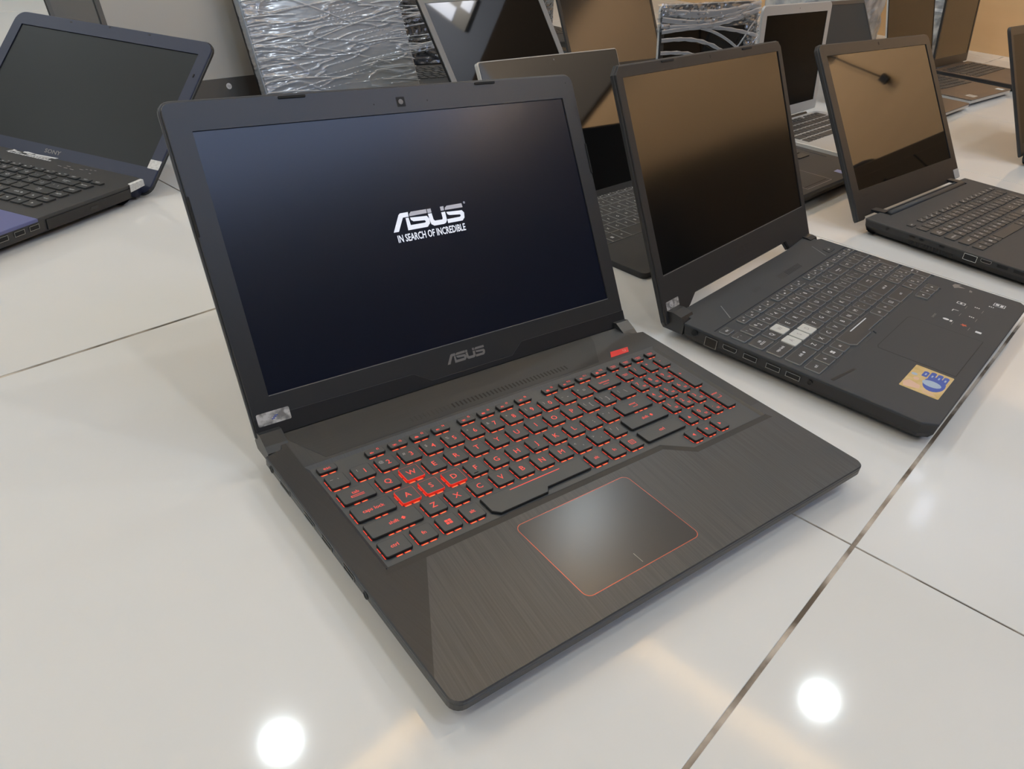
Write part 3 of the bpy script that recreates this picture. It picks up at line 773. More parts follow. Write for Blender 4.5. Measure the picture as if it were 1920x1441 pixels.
link('boot_logo', asus_mesh(154.9, 99.5, 71.1, 1.0, 0.03, False), M['boot_logo'], scr, (0, 0, -0.78))
link('boot_logo', asus_mesh(154.9, 99.5, 71.1, 1.0, 0.03, True), M['boot_logo_dim'], scr, (0, 0, -0.78))
text('boot_slogan', 'IN SEARCH OF INCREDIBLE', 8.4, M['boot_logo'], scr, (190.5, 93.6, -0.76), sx=0.655, bold=0.16)
text('boot_logo', '\u00ae', 2.6, M['boot_logo_dim'], scr, (228.6, 114.2, -0.76))
# security sticker
bm = bm_new(); plate(bm, rrect(6.3, -20.7, 31.6, -11.3, 1, 2), 0.76, 0.83)
st = link('hologram_sticker', bm_mesh(bm, 'hologram_sticker'), M['foil'], bz); st['label'] = 'silver foil hologram sticker'
bm = bm_new()
for k in range(3): box(bm, 17 + k * 1.2, -17.5 + k, 0.84, 19.5 + k * 1.4, -16.8 + k, 0.86)
link('sticker_print', bm_mesh(bm, 'sticker_print'), M['blue_print'], st)
# hinges
for x_, w_ in ((3.5, 17), (363.5, 16)):
    bm = bm_new(); 
    prof = [(246, 13), (268, 13), (272, 18), (268, 27.5), (262, 29), (252, 24.5), (247, 21.5)]
    a_ = [bm.verts.new((x_, y, z)) for y, z in prof]; b_ = [bm.verts.new((x_ + w_, y, z)) for y, z in prof]
    for i in range(len(prof)): bm.faces.new((a_[i], a_[(i + 1) % len(prof)], b_[(i + 1) % len(prof)], b_[i]))
    bm.faces.new(a_); bm.faces.new(b_)
    link('hinge', bm_mesh(bm, 'hinge'), M['bezel'], R_)

# ================================================================== second gaming laptop (white WASD keys, gold sticker)
L = Laptop('laptop', 'dark grey gaming laptop with four white keys and a gold and blue sticker', 484.8, -5.5, 0.203)
R_ = L.root; HD = 24.0
outl = [(0, 12), (9, 0), (351, 0), (360, 8), (360, 250), (352, 253), (350, 262), (345, 268), (284, 263), (42, 263), (20, 263), (14, 247), (0, 246)]
bm = bm_new(); loft(bm, [(inset(outl, 14), 3.0), (inset(outl, 5), 6.5), (inset(outl, 1.5), 12), (inset(outl, 0.4), 21.5)])
link('base_shell', bm_mesh(bm, 'base_shell'), M['dark_plastic'], R_)
well = [(7.5, 104), (87, 104), (93, 99.5), (140, 99.5), (143, 104), (262, 104), (270, 86), (322, 86), (326, 104), (358, 104), (358, 216.8), (7.5, 216.8)]
bm = ring_plate(outl, [well], 21.4, HD, 0.6, 1.0, 0.6, floor=True)
link('palm_rest', bm_mesh(bm, 'palm_rest'), M['deck_b'], R_)
feet(L, [(60, 30), (300, 30), (60, 235), (300, 235)])
x0 = 10.4
keys = standard_keys(x0, [203.4, 184.2, 165.6, 146.4, 127.2, 107.8], 14.9, 10, grow=0.9, numpad=(291.5, 16.8, 15.6))
keys = [k for k in keys if k[0] != 'space'] + [('space', 90.2, 101.2, 92.0, 22.4)]
sp = {'space': dict(outline=[(0, 8), (6, 3.4), (46, 3.4), (49, 6.0), (92, 6.0), (92, 22.4), (0, 22.4)])}
keys = [k for k in keys]
sp = {'space': dict(outline=[(0, 8), (6, 3), (46, 3), (49, 6.4), (92, 6.4), (92, 22.4), (0, 22.4)])}
for c in 'WASD': sp[c] = dict(mats=[M['key_white'], M['key_white']], label='frosted white key', legend=M['dim_legend'])
keyboard(R_, keys, HD - 0.95, 1.7, [M['key_b'], M['key_edge']], M['pale_legend'], M['pale_legend'], 7.0, 'white', True, False, None, sp)
bm = bm_new(); plate(bm, rrect(118.8, 119.4, 164.5, 120.6, 0.5, 2), HD + 0.78, HD + 0.83); link('space_bar_line', bm_mesh(bm, 'space_bar_line'), M['pale_legend'], R_)
for k in range(16):
    x = 190 + k * 3.7
    bm = bm_new(); plate(bm, [(x, 227), (x + 1.6, 227), (x + 4.2, 235), (x + 2.6, 235)], HD, HD + 0.05)
    link('vent_slot', bm_mesh(bm, 'vent_slot'), M['port_dark'] if k > 4 else M['dark_plastic'], R_)
for k in range(7):
    x = 128 + k * 2.6
    bm = bm_new(); plate(bm, [(x, 231), (x + 0.8, 231), (x + 3.4, 237), (x + 2.6, 237)], HD, HD + 0.04)
    link('vent_slot', bm_mesh(bm, 'vent_slot'), M['dark_plastic'], R_)
bm = bm_new(); plate(bm, [(319, 222), (336, 222), (339, 230), (334, 232), (322, 232)], HD, HD + 0.7, 0.4)
pb = link('power_button', bm_mesh(bm, 'power_button'), M['key_b'], R_); mark('pwr', bars((-2, -0.4, 2, 0.4), (-0.4, -1.6, 0.4, 1.6)), M['pale_legend'], pb, (329, 227, HD + 0.72)).name = 'power_mark'
# raised crease lines of the deck
for a_, b_ in (((48, 219.5), (66, 240)), ((306, 221), (322, 246)), ((8, 94), (46, 86.5))):
    d = Vector((b_[0] - a_[0], b_[1] - a_[1])); n_ = Vector((-d.y, d.x)).normalized() * 0.9
    wide = 3.0 if a_[0] == 8 else 1
    bm = bm_new(); plate(bm, [(a_[0] - n_.x * wide * .3, a_[1] - n_.y * wide * .3), (b_[0], b_[1]), (b_[0] + n_.x * wide, b_[1] + n_.y * wide), (a_[0] + n_.x * wide, a_[1] + n_.y * wide)], HD, HD + 0.2, 0.1)
    link('deck_crease', bm_mesh(bm, 'deck_crease'), M['dark_plastic'] if wide > 1 else M['key_edge'], R_)
bm = bm_new()
vs = [bm.verts.new(p) for p in ((46.5, 86.5, HD + 0.05), (9, 6, HD + 0.05), (1.2, 14, HD - 1.2), (1.2, 90, HD - 1.2), (8, 93.5, HD + 0.05))]
bm.faces.new(vs[:3] + vs[3:]) ; link('deck_facet', bm_mesh(bm, 'deck_facet'), M['deck_b'], R_)
bm = bm_new(); plate(bm, [(109, 14), (211, 14), (211, 87), (206, 89), (114, 89), (109, 87)], HD, HD + 0.12, 0.06)
link('touchpad', bm_mesh(bm, 'touchpad'), M['deck_b'], R_)
bm = bm_new(); plate(bm, [(108.4, 13.4), (211.6, 13.4), (211.6, 87.4), (206.4, 89.6), (113.6, 89.6), (108.4, 87.4)], HD, HD + 0.03)
link('touchpad_gap', bm_mesh(bm, 'touchpad_gap'), M['port_dark'], R_)
# gold and blue shop sticker
bm = bm_new(); plate(bm, rrect(50, 13.2, 103.5, 48.2, 1.2, 2), HD + 0.02, HD + 0.12)
st = link('shop_sticker', bm_mesh(bm, 'shop_sticker'), M['gold'], R_); st['label'] = 'gold sticker with blue rounded tabs and shop print'
ZS = HD + 0.13
# tabs of the sticker lie along its long right side (towards the touchpad)
bm = bm_new()
for k, (yy, ll) in enumerate(((33.5, 9), (27.5, 12), (21.5, 12), (15.8, 11))):
    plate(bm, rrect(84.5, yy, 84.5 + ll + 3.5, yy + 4.9, (1, 2.2, 2.2, 1), 3), ZS, ZS + 0.02)
plate(bm, [(70 + 16 * math.cos(t * PI / 10) * (1 if True else 0) + 6, 24 + 9.5 * math.sin(t * PI / 10)) for t in range(20)], ZS, ZS + 0.015)
link('sticker_print', bm_mesh(bm, 'sticker_print'), M['blue_print'], st)
bm = bm_new()
plate(bm, [(75 + 6.5 * math.cos(t * PI / 8), 26 + 8.5 * math.sin(t * PI / 8)) for t in range(16)], ZS + 0.03, ZS + 0.04)
for k, yy in enumerate((35.3, 29.3, 23.3, 17.6)): box(bm, 88.5, yy - 0.2, ZS + 0.03, 93, yy + 1.2, ZS + 0.04)
plate(bm, [(83 + 2.8 * math.cos(t * PI / 6), 44 + 2.8 * math.sin(t * PI / 6)) for t in range(12)], ZS, ZS + 0.02)
link('sticker_print', bm_mesh(bm, 'sticker_print'), M['teal_print'], st)
bm = bm_new()
plate(bm, [(52, 45), (57, 32), (64, 33), (68, 44), (60, 47.4)], ZS, ZS + 0.02)
plate(bm, [(75 + 3 * math.cos(t * PI / 6), 40 + 2.6 * math.sin(t * PI / 6)) for t in range(12)], ZS + 0.03, ZS + 0.05)
for k in range(3): box(bm, 53 + k * 2.2, 16 + k * 2, ZS, 54 + k * 2.2, 28 + k, ZS + 0.02)
link('sticker_print', bm_mesh(bm, 'sticker_print'), M['peach_print'], st)
# feature icons printed on the palm rest, turned a quarter
def icon(x, y, kind):
    Z = HD + 0.02; rz = -PI / 2 * 0
    bm = bm_new(); mt = M['white_legend']
    if kind == 'eight':
        for q in (0, 4.6): 
            for r in ((-3.5, q - 4.6, 3.5, q - 3.6), (-3.5, q - 1, 3.5, q), (-3.5, q - 4.6, -2.4, q), (2.4, q - 4.6, 3.5, q)): box(bm, x + r[0], y + r[1], Z, x + r[2], y + r[3], Z + 0.03)
    if kind == 'seven':
        box(bm, x - 3, y + 2, Z, x + 3, y + 3, Z + 0.03); box(bm, x + 2, y - 3, Z, x + 3, y + 2, Z + 0.03)
    if kind == 'drop':
        plate(bm, [(x + 2.6 * math.cos(t * PI / 5), y + 3.4 * math.sin(t * PI / 5)) for t in range(10)], Z, Z + 0.03); box(bm, x - 3, y - 6.5, Z, x + 2, y - 4.2, Z + 0.03)
    if kind == 'burst':
        plate(bm, [(x + (3.8 if t % 2 else 2) * math.cos(t * PI / 5), y + (3.8 if t % 2 else 2) * math.sin(t * PI / 5)) for t in range(10)], Z, Z + 0.03); mt = M['red_print']
    if kind == 'label': plate(bm, rrect(x - 2.4, y - 3, x + 2.4, y + 3, 0.6, 2), Z, Z + 0.03)
    if kind == 'small':
        for q in (-2, 0, 2): box(bm, x - 1.2, y + q - 0.6, Z, x + 1.4, y + q + 0.6, Z + 0.03)
    if kind == 'badge':
        for r in ((-5, -6, 5, -5.2), (-5, 5.2, 5, 6), (-5, -6, -4.2, 6), (4.2, -6, 5, 6), (-3, -4, 3, -1), (-2, 0.5, 3, 4)): box(bm, x + r[0], y + r[1], Z, x + r[2], y + r[3], Z + 0.03)
    if kind == 'line':
        box(bm, x - 4.5, y - 0.25, Z, x + 4.5, y + 0.25, Z + 0.02); mt = M['logo_metal']
    link('printed_icon', bm_mesh(bm, 'printed_icon'), mt, R_)
for x, y, k in ((297, 57.5, 'eight'), (299, 41, 'small'), (328, 24, 'badge'), (270, 57, 'seven'), (267, 39, 'small'), (238, 58, 'drop'), (237.5, 39.5, 'burst'), (231.5, 23.3, 'label'), (316, 30, 'small'),
                (290, 50.5, 'line'), (292, 33.5, 'line'), (263, 50, 'line'), (262, 33, 'line'), (233, 50, 'line'), (232, 33, 'line')): icon(x, y, k)
for s_, x, y in (('SUPPORT', 237, 70),): text('printed_icon', s_, 3.2, M['logo_metal'], R_, (x, y, HD + 0.03))
bm = bm_new(); plate(bm, [(338, 76), (345, 80), (352, 79), (356, 72), (350, 74), (347, 66), (343, 73)], HD, HD + 0.03); plate(bm, [(340, 60), (347, 61), (346, 58), (341, 57)], HD, HD + 0.03)
link('emblem', bm_mesh(bm, 'emblem'), M['logo_metal'], R_)
port(R_, 'power_socket', 230, 237, 14.5, 20.8, shape='round', frame=False)
port(R_, 'network_port', 207.5, 220.5, 9.5, 19.5, material=M['port_metal']); port(R_, 'video_port', 186, 201, 14.2, 19.2, shape='hdmi')
port(R_, 'usb_port', 164.5, 178.5, 13.6, 18.8); port(R_, 'usb_port', 140.6, 154.7, 13.6, 18.8); port(R_, 'usb_port', 120.5, 134.6, 13.6, 18.8); port(R_, 'audio_jack', 108.8, 113.6, 14.6, 19.2, shape='round', frame=False)
L.lid_frame(267.2, 24.0, 1.127)
outer = [(-3, -10.5), (30, -10.5), (47, -4.2), (62, 6.0), (289, 6.0), (297, -4.6), (330, -8), (362, -8), (364, -4), (364.2, 240), (358, 247.2), (4, 246.4), (-4.2, 238), (-5, -6)]
bm = bm_new(); loft(bm, [(inset(outer, 3), -7.5), (outer, -5.5), (outer, -2.6), (inset(outer, 1.0), -1.6)])
L.lid('lid_cover', bm_mesh(bm, 'lid_cover'), M['black_plastic'])
hole = [(7.5, 39.6), (352.5, 39.6), (352.5, 234.4), (7.5, 234.4)]
bm = ring_plate(inset(outer, 1.4), [hole], -1.8, 0.3, 0.5, 1.2, floor=False)
bz = L.lid('screen_bezel', bm_mesh(bm, 'screen_bezel'), M['black_plastic'])
bm = bm_new(); plate(bm, [(7, 39), (353, 39), (353, 235), (7, 235)], -1.7, -0.8)
L.lid('screen', bm_mesh(bm, 'screen'), M['screen_soft'])
bm = bm_new(); plate(bm, [(7.6, 39.0), (352.4, 39.0), (352.4, 39.7), (7.6, 39.7)], 0.31, 0.4); link('bezel_edge', bm_mesh(bm, 'bezel_edge'), M['logo_metal'], bz)
for u_ in (80, 258):
    bm = bm_new(); plate(bm, rrect(0, 0, 24, 2.0, 0.9, 2), 0.3, 1.2, 0.2); link('rubber_bumper', bm_mesh(bm, 'rubber_bumper'), M['rubber'], bz, (u_, 242.2, 0))
bm = bm_new(); plate(bm, [(-0.9, 1.6), (0.9, 1.6), (0.3, -1.8), (-0.3, -1.8)], 0.3, 0.4); link('webcam', bm_mesh(bm, 'webcam'), M['port_dark'], bz, (181, 240.6, 0))
link('brand_mark', asus_mesh(160, 22.6, 40, 0.95, 0.05), M['logo_faint'], bz, (0, 0, 0.31))
bm = bm_new(); box(bm, 152, 16.2, 0.31, 215, 16.8, 0.36); link('brand_line', bm_mesh(bm, 'brand_line'), M['logo_faint'], bz)
bm = bm_new(); plate(bm, rrect(2.0, 3.8, 26.5, 12.6, 0.8, 2), 0.31, 0.4); st = link('hologram_sticker', bm_mesh(bm, 'hologram_sticker'), M['foil'], bz); st['label'] = 'silver foil sticker with a shield mark'
bm = bm_new(); 
for t in range(9): 
    a0, a1 = 0.4 + t * 0.6, 1.0 + t * 0.6
    bm.faces.new([bm.verts.new((12 + r_ * math.cos(a) * 1.5, 8.4 + r_ * math.sin(a), 0.42)) for r_, a in ((1.9, a0), (2.6, a0), (2.6, a1), (1.9, a1))])
link('sticker_print', bm_mesh(bm, 'sticker_print'), M['white_legend'], st)
for x_, w_, prof in ((2, 22, [(247, 9), (270, 9), (275, 18), (271, 27), (262, 28.5), (252, 26.5), (247, 20)]), (340, 19, [(254, 11), (270, 11), (272, 18), (268, 25.5), (262, 26), (256, 25), (254, 21)])):
    bm = bm_new()
    a_ = [bm.verts.new((x_, y, z)) for y, z in prof]; b_ = [bm.verts.new((x_ + w_, y, z)) for y, z in prof]
    for i in range(len(prof)): bm.faces.new((a_[i], a_[(i + 1) % len(prof)], b_[(i + 1) % len(prof)], b_[i]))
    bm.faces.new(a_); bm.faces.new(b_)
    link('hinge', bm_mesh(bm, 'hinge'), M['bezel'], R_)

# ================================================================== third laptop (matte black, hinge bar)
L = Laptop('laptop', 'matte black laptop with long hinge bar and hanging cable mirrored in its brown screen', 950.7, 101.1, 0.100)
R_ = L.root; HD = 23.0
outl = rrect(0, 0, 378, 232, (8, 8, 3, 3), 4)
hslot = [(48, 216), (346, 216), (346, 229), (48, 229)]
well = rrect(22, 60, 362, 190, 1, 2)
bm = bm_new(); loft(bm, [(inset(outl, 16), 3.0), (inset(outl, 8), 5), (inset(outl, 2), 13), (inset(outl, 0.4), 21)])
link('base_shell', bm_mesh(bm, 'base_shell'), M['dark_plastic'], R_)
bm = ring_plate(outl, [hslot], 20.8, HD, 0.6, 6.0, 0, floor=True)
link('palm_rest', bm_mesh(bm, 'palm_rest'), M['deck_c'], R_)
feet(L, [(60, 30), (320, 30), (60, 205), (320, 205)])
keys = standard_keys(26.4, [174.8, 155.2, 135.2, 116.0, 97.0, 78.0], 14.2, 9.0, s=0.955, grow=0.5, numpad=(292, 16.6, 14.6))
keyboard(R_, keys, HD, 1.5, [M['key']], M['white_legend'], M['white_legend'], 6.8, 'white')
bm = bm_new(); box(bm, 47, 215.5, 17.2, 347, 229.5, 18.2); link('hinge_slot', bm_mesh(bm, 'hinge_slot'), M['port_dark'], R_)
bm = bm_new(); tube(bm, [(58, 221.5, 21.5), (338, 221.5, 21.5)], 5.2, 14); link('hinge_bar', bm_mesh(bm, 'hinge_bar', True), M['deck_c'], R_)
for x_ in (52, 336):
    bm = bm_new(); vs = [(x_ - 3, 226, 24), (x_ + 14, 226, 24), (x_ + 4, 243, 25.5), (x_ - 13, 243, 25.5)]
    t0 = [bm.verts.new(v) for v in vs]; t1 = [bm.verts.new((v[0], v[1], v[2] - 3.5)) for v in vs]
    bm.faces.new(t0); bm.faces.new(t1)
    for i in range(4): bm.faces.new((t0[i], t0[(i + 1) % 4], t1[(i + 1) % 4], t1[i]))
    link('hinge', bm_mesh(bm, 'hinge'), M['bezel'], R_)
port(R_, 'power_socket', 195.5, 200, 16.5, 20.5, shape='round', frame=False)
for a_, b_ in ((158, 166), (145.6, 152), (118, 125)): port(R_, 'vent_slot', a_, b_, 17.4, 19.4, frame=False)
port(R_, 'network_port', 74.5, 91.5, 12.5, 20.8, material=M['white_shell']); port(R_, 'video_port', 56.5, 70, 16.5, 20.8, shape='hdmi')
port(R_, 'usb_port', 36.5, 49.5, 16.4, 20.6, frame=False); port(R_, 'usb_port', 16, 29, 16.4, 20.6, frame=False)
for k in range(15): port(R_, 'vent_slot', 104 + k * 4.2, 106.2 + k * 4.2, 8.5, 13.0, x=1.4, frame=False)
L.lid_frame(241.6, 23.0, 1.007)
outer = [(-5, -8), (18, -8), (18, -4), (360, -4), (360, -2), (381.5, -2)] + rrect(-2, 0, 380.5, 246, (0, 0, 11, 11), 5)[2:]
bm = bm_new(); loft(bm, [(inset(outer, 3), -9), (outer, -6.5), (outer, -2.6), (inset(outer, 1.0), -1.6)])
L.lid('lid_cover', bm_mesh(bm, 'lid_cover'), M['black_plastic'])
hole = [(16.6, 34.6), (361.4, 34.6), (361.4, 228.8), (16.6, 228.8)]
bm = ring_plate(inset(outer, 1.4), [hole], -1.8, 0.3, 0.5, 1.2, floor=False)
bz = L.lid('screen_bezel', bm_mesh(bm, 'screen_bezel'), M['bezel'])
bm = bm_new(); plate(bm, [(16, 34), (362, 34), (362, 229.4), (16, 229.4)], -1.7, -0.8)
L.lid('screen', bm_mesh(bm, 'screen'), M['screen_gloss'])
bm = bm_new(); plate(bm, rrect(-1.6, -2.4, 1.6, 2.4, 1.2, 3), 0.3, 0.4); link('webcam', bm_mesh(bm, 'webcam'), M['port_dark'], bz, (186.5, 238.4, 0))
text('brand_mark', 'lenovo', 7, M['logo_faint'], bz, (31, 26, 0.33), bold=0.2)
bm = bm_new(); plate(bm, rrect(358, -1, 379, 14, 1, 2), 0.3, 0.9, 0.2); link('chrome_corner', bm_mesh(bm, 'chrome_corner'), M['silver'], bz)

# ================================================================== navy laptop at the left
L = Laptop('laptop', 'navy blue laptop with violet palm rest and white tape at its hinge, far left', -309.2, 1007.5, -1.008)
R_ = L.root; HD = 26.0
outl = rrect(0, 0, 342, 235, (8, 8, 2, 2), 4)
well = rrect(14, 95, 330, 228, 2, 2)
bm = bm_new(); loft(bm, [(inset(outl, 14), 3.0), (inset(outl, 7), 5), (inset(outl, 1.0), 9), (inset(outl, 0.4), 22.5)])
link('base_shell', bm_mesh(bm, 'base_shell'), M['black_plastic'], R_)
bm = bm_new(); plate(bm, [(p[0], min(p[1], 96)) for p in rrect(0, 0, 342, 96, (8, 8, 0, 0), 4)], 22.3, HD, 0.8)
link('palm_rest', bm_mesh(bm, 'palm_rest'), M['navy_palm'], R_)
bm = bm_new(); plate(bm, [(0.5, 96), (341.5, 96), (341.5, 234), (336, 262), (6, 262), (0.5, 234)], 22.3, HD - 0.1, 0.6)
link('keyboard_deck', bm_mesh(bm, 'keyboard_deck'), M['sony_deck'], R_)
bm = bm_new(); tube(bm, [(8, 252, 12), (334, 252, 12)], 9.0, 14); link('hinge_barrel', bm_mesh(bm, 'hinge_barrel', True), M['navy'], R_)
feet(L, [(40, 25), (300, 25), (40, 215), (300, 215)])
K = []
rows = [(212.5, 8.5, ['esc'] + ['f%d' % i for i in range(1, 13)] + ['prt', 'ins', 'del']), (193.5, 14, list('`1234567890-=')), (174, 14, None), (155, 14, None), (136, 14, None), (117, 14, None)]
xs0, xs1 = 20, 316; n = 16; p_ = (xs1 - xs0 + 3.5) / n
for i, s_ in enumerate(rows[0][2]): K.append((s_, xs0 + i * p_, 212.5, p_ - 3.2, 8.5))
P2 = 18.4
def rr(y, labs, x):
    for s_, w_ in labs: K.append((s_, x, y, w_ * P2 - 3.3, 14.4)); x += w_ * P2
rr(193.2, [(c, 1) for c in '`1234567890-='] + [('backspace', 2), ('home', 1.08)], xs0)
rr(174.2, [('tab', 1.5)] + [(c, 1) for c in 'QWERTYUIOP[]'] + [('\\', 1.5), ('pgup', 1.08)], xs0)
rr(155.2, [('caps lock', 1.75)] + [(c, 1) for c in "ASDFGHJKL;'"] + [('enter', 2.25), ('pgdn', 1.08)], xs0)
rr(136.2, [('shift', 2.25)] + [(c, 1) for c in 'ZXCVBNM,./'] + [('shift', 1.75), ('up', 1), ('end', 1.08)], xs0)
rr(117.2, [('ctrl', 1.5), ('fn', 1), ('win', 1), ('alt', 1), ('space', 5.5), ('alt', 1), ('menu', 1), ('ctrl', 1), ('left', 1), ('down', 1), ('right', 1.08)], xs0)
keyboard(R_, K, HD - 0.1, 2.2, [M['sony_key']], M['white_legend'], M['white_legend'], 6.4, 'white')
for x, y in ((218, 242), (228, 247), (240, 240), (250, 246), (230, 240), (256, 250), (262, 251), (268, 252), (271, 240)):
    bm = bm_new(); plate(bm, rrect(0, 0, 6 if x < 255 else 3.5, 1.1, 0.4, 2), HD, HD + 0.15); link('status_light', bm_mesh(bm, 'status_light'), M['dim_legend'], R_, (x, y, 0))
# white shop transfer with a winged shape and two lines of lettering
bm = bm_new(); Z = HD
for P_ in ([(122, 262), (131, 259.5), (128, 256), (120, 251), (124, 258)], [(128, 256), (134, 258), (142, 256.8), (136, 254)], [(140, 262), (145, 264), (160, 262), (156, 259), (142, 258)], [(158, 262), (196, 265), (194, 261), (164, 258.5)], [(150, 257), (190, 259), (189, 257.4), (152, 255)]): plate(bm, P_, Z, Z + 0.06)
for k in range(18): box(bm, 124 + k * 4.1, 249.5 + (k % 3) * 0.3, Z, 127.2 + k * 4.1, 252.3 + (k % 2) * 0.5, Z + 0.05)
for k in range(7): box(bm, 156 + k * 5, 253.6, Z, 159.6 + k * 5, 255.8, Z + 0.05)
st = link('shop_transfer', bm_mesh(bm, 'shop_transfer'), M['white_legend'], R_); st['label'] = 'white shop transfer with a wing and small lettering'
# optical drive and sockets on the right flank
bm = bm_new(); box(bm, 341.2, 106, 9.5, 342.6, 233, 21.5, 0.3); o = link('disc_drive', bm_mesh(bm, 'disc_drive'), M['dark_plastic'], R_)
bm = bm_new(); plate(bm, rrect(0, 0, 11, 3.4, 1.6, 3), 0, 0.5, 0.1); link('eject_button', bm_mesh(bm, 'eject_button'), M['black_plastic'], o, (342.7, 168, 14)).rotation_euler = (PI / 2, 0, PI / 2)
for a_, b_ in ((83.5, 96), (64, 77), (42, 56)): port(R_, 'usb_port', a_, b_, 14.6, 20.2, x=342, side=1)
L.lid_frame(257.2, 3.8, 0.787)
outer = rrect(-2, 2, 344, 235.5, (16, 16, 17, 17), 6)
bm = bm_new(); loft(bm, [(inset(outer, 4), -8), (outer, -5), (outer, -2.0), (inset(outer, 1.5), -0.8)])
L.lid('lid_cover', bm_mesh(bm, 'lid_cover'), M['dark_plastic'])
hole = [(16.3, 40), (325.7, 40), (325.7, 214), (16.3, 214)]
bm = ring_plate(inset(outer, 1.2), [hole], -1.2, 0.6, 0.8, 1.4, floor=False)
bz = L.lid('screen_bezel', bm_mesh(bm, 'screen_bezel'), M['navy'])
bm = bm_new(); plate(bm, [(15.8, 39.5), (326.2, 39.5), (326.2, 214.5), (15.8, 214.5)], -1.2, -0.6)
L.lid('screen', bm_mesh(bm, 'screen'), M['screen_dim'])
for u_, v_ in ((99.5, 229.4), (237, 230.2), (167.5, 231.5)):
    bm = bm_new(); plate(bm, rrect(-2, -1, 2, 1, 0.9, 3), 0.6, 0.75); link('webcam' if u_ == 167.5 else 'microphone', bm_mesh(bm, 'spot'), M['port_dark'], bz, (u_, v_, 0))
bm = bm_new(); plate(bm, rrect(-0.9, -2.6, 0.9, 2.6, 0.8, 3), 0.6, 1.3); link('rubber_bumper', bm_mesh(bm, 'b'), M['rubber'], bz, (333, 181, 0))
text('brand_mark', 'SONY', 8.2, M['logo_metal'], bz, (171, 31.5, 0.63), sx=1.25, bold=0.12)
bm = bm_new(); plate(bm, rrect(325.5, 38.8, 343.2, 51.8, 0.6, 2), 0.62, 0.75); st = link('paper_tape', bm_mesh(bm, 'paper_tape'), M['tape'], bz); st['label'] = 'white paper tape across the lid edge'
bm = bm_new(); v = [bm.verts.new(p) for p in ((343.2, 233, 26.5), (343.4, 256, 27.5), (343.4, 257, 19.5), (343.2, 233, 17), (338.5, 235, 26.6), (339, 256, 27.6))]
bm.faces.new((v[0], v[1], v[2], v[3])); bm.faces.new((v[0], v[1], v[5], v[4]))
o = link('paper_tape', bm_mesh(bm, 'paper_tape'), M['tape'], R_); o['label'] = 'crumpled white tape over the hinge'
mod = o.modifiers.new('thick', 'SOLIDIFY'); mod.thickness = 0.0004

# ================================================================== tablet with type cover
L = Laptop('tablet', 'glossy black tablet with bright silver edge on a charcoal keyboard cover', 514, 365.3, 0.157, cat='tablet')
R_ = L.root
outl = rrect(0, 0, 293, 206, (7, 7, 2, 2), 4)
bm = bm_new(); plate(bm, outl, 0, 7.6, 0.8, 0.8); link('keyboard_cover', bm_mesh(bm, 'keyboard_cover'), M['cover'], R_)
K = []
for i in range(14): K.append(('f%d' % i if i else 'esc', 6 + i * 20.1, 200, 19.2, 10))
for r_, (y, st_, labs) in enumerate(((176.8, 6, "1234567890-="), (152.6, 6, "QWERTYUIOP[]"), (129, 6, "ASDFGHJKL;'"), (106.6, 6, "ZXCVBNM,./"))):
    off = (0, 28, 34, 44)[r_]
    if off: K.append(('tab' if r_ == 1 else 'shift', 6, y, off - 1, 21.6))
    else: K.append(('`', 6, y, 19.3, 21.6)); off = 20.2
    x = 6 + off
    for c in labs: K.append((c, x, y, 19.3, 21.6)); x += 20.2
    K.append(('', x, y, 287 - x, 21.6))
for s_, x, w_ in (('ctrl', 6, 24), ('fn', 31, 18), ('win', 50, 19), ('alt', 70, 19), ('space', 90, 98), ('alt', 189, 19), ('menu', 209, 19), ('left', 229, 18), ('up', 248, 18), ('right', 267, 20)): K.append((s_, x, 84.4, w_, 21.0))
for k_ in range(len(K)):
    if K[k_][0].startswith('f') and K[k_][0][1:] in ('13',): K[k_] = ('del',) + K[k_][1:]
keyboard(R_, K, 7.4, 1.2, [M['cover'], M['key_edge']], M['white_legend'], M['white_legend'], 6.0, 'white')
bm = bm_new(); box(bm, 96, 12, 7.5, 196, 78, 7.7); link('touchpad', bm_mesh(bm, 'touchpad'), M['cover'], R_)
L.lid_frame(208.5, 8, 1.1)
outer = rrect(0, 0, 293, 204, (3, 3, 4, 4), 3)
bm = bm_new(); loft(bm, [(inset(outer, 3), -8.5), (inset(outer, 0.3), -7), (outer, -1.0), (inset(outer, 0.4), -0.5)])
L.lid('tablet_shell', bm_mesh(bm, 'tablet_shell'), M['silver_bright'])
bm = bm_new(); plate(bm, inset(outer, 1.3), -0.9, 0.0, 0.3); g_ = L.lid('screen', bm_mesh(bm, 'screen'), mat('tablet_glass', (0.004, 0.004, 0.004), 0.04, ior=2.1))
bm = bm_new(); plate(bm, [(1.3 * math.cos(t * PI / 5), 1.3 * math.sin(t * PI / 5)) for t in range(10)], 0, 0.1); link('webcam', bm_mesh(bm, 'webcam'), M['logo_metal'], g_, (146, 197, 0))
bm = bm_new(); plate(bm, [(3, 0), (290, 0), (290, 9), (3, 9)], 0.02, 0.8, 0.2); L.lid('cover_fold', bm_mesh(bm, 'cover_fold'), M['cover'])
ca_, sa_ = math.cos(L.a), math.sin(L.a)
yt, zt = 208.5 + 100 * ca_ + 9 * sa_, 8 + 100 * sa_ - 9 * ca_
bm = bm_new(); t0 = [bm.verts.new(p) for p in ((30, yt, zt), (263, yt, zt), (263, yt + 62, 1.5), (30, yt + 62, 1.5))]; t1 = [bm.verts.new((v.co.x, v.co.y + 1.2, v.co.z)) for v in t0]
bm.faces.new(t0); bm.faces.new(t1)
for i in range(4): bm.faces.new((t0[i], t0[(i + 1) % 4], t1[(i + 1) % 4], t1[i]))
link('kickstand', bm_mesh(bm, 'kickstand'), M['silver'], R_)

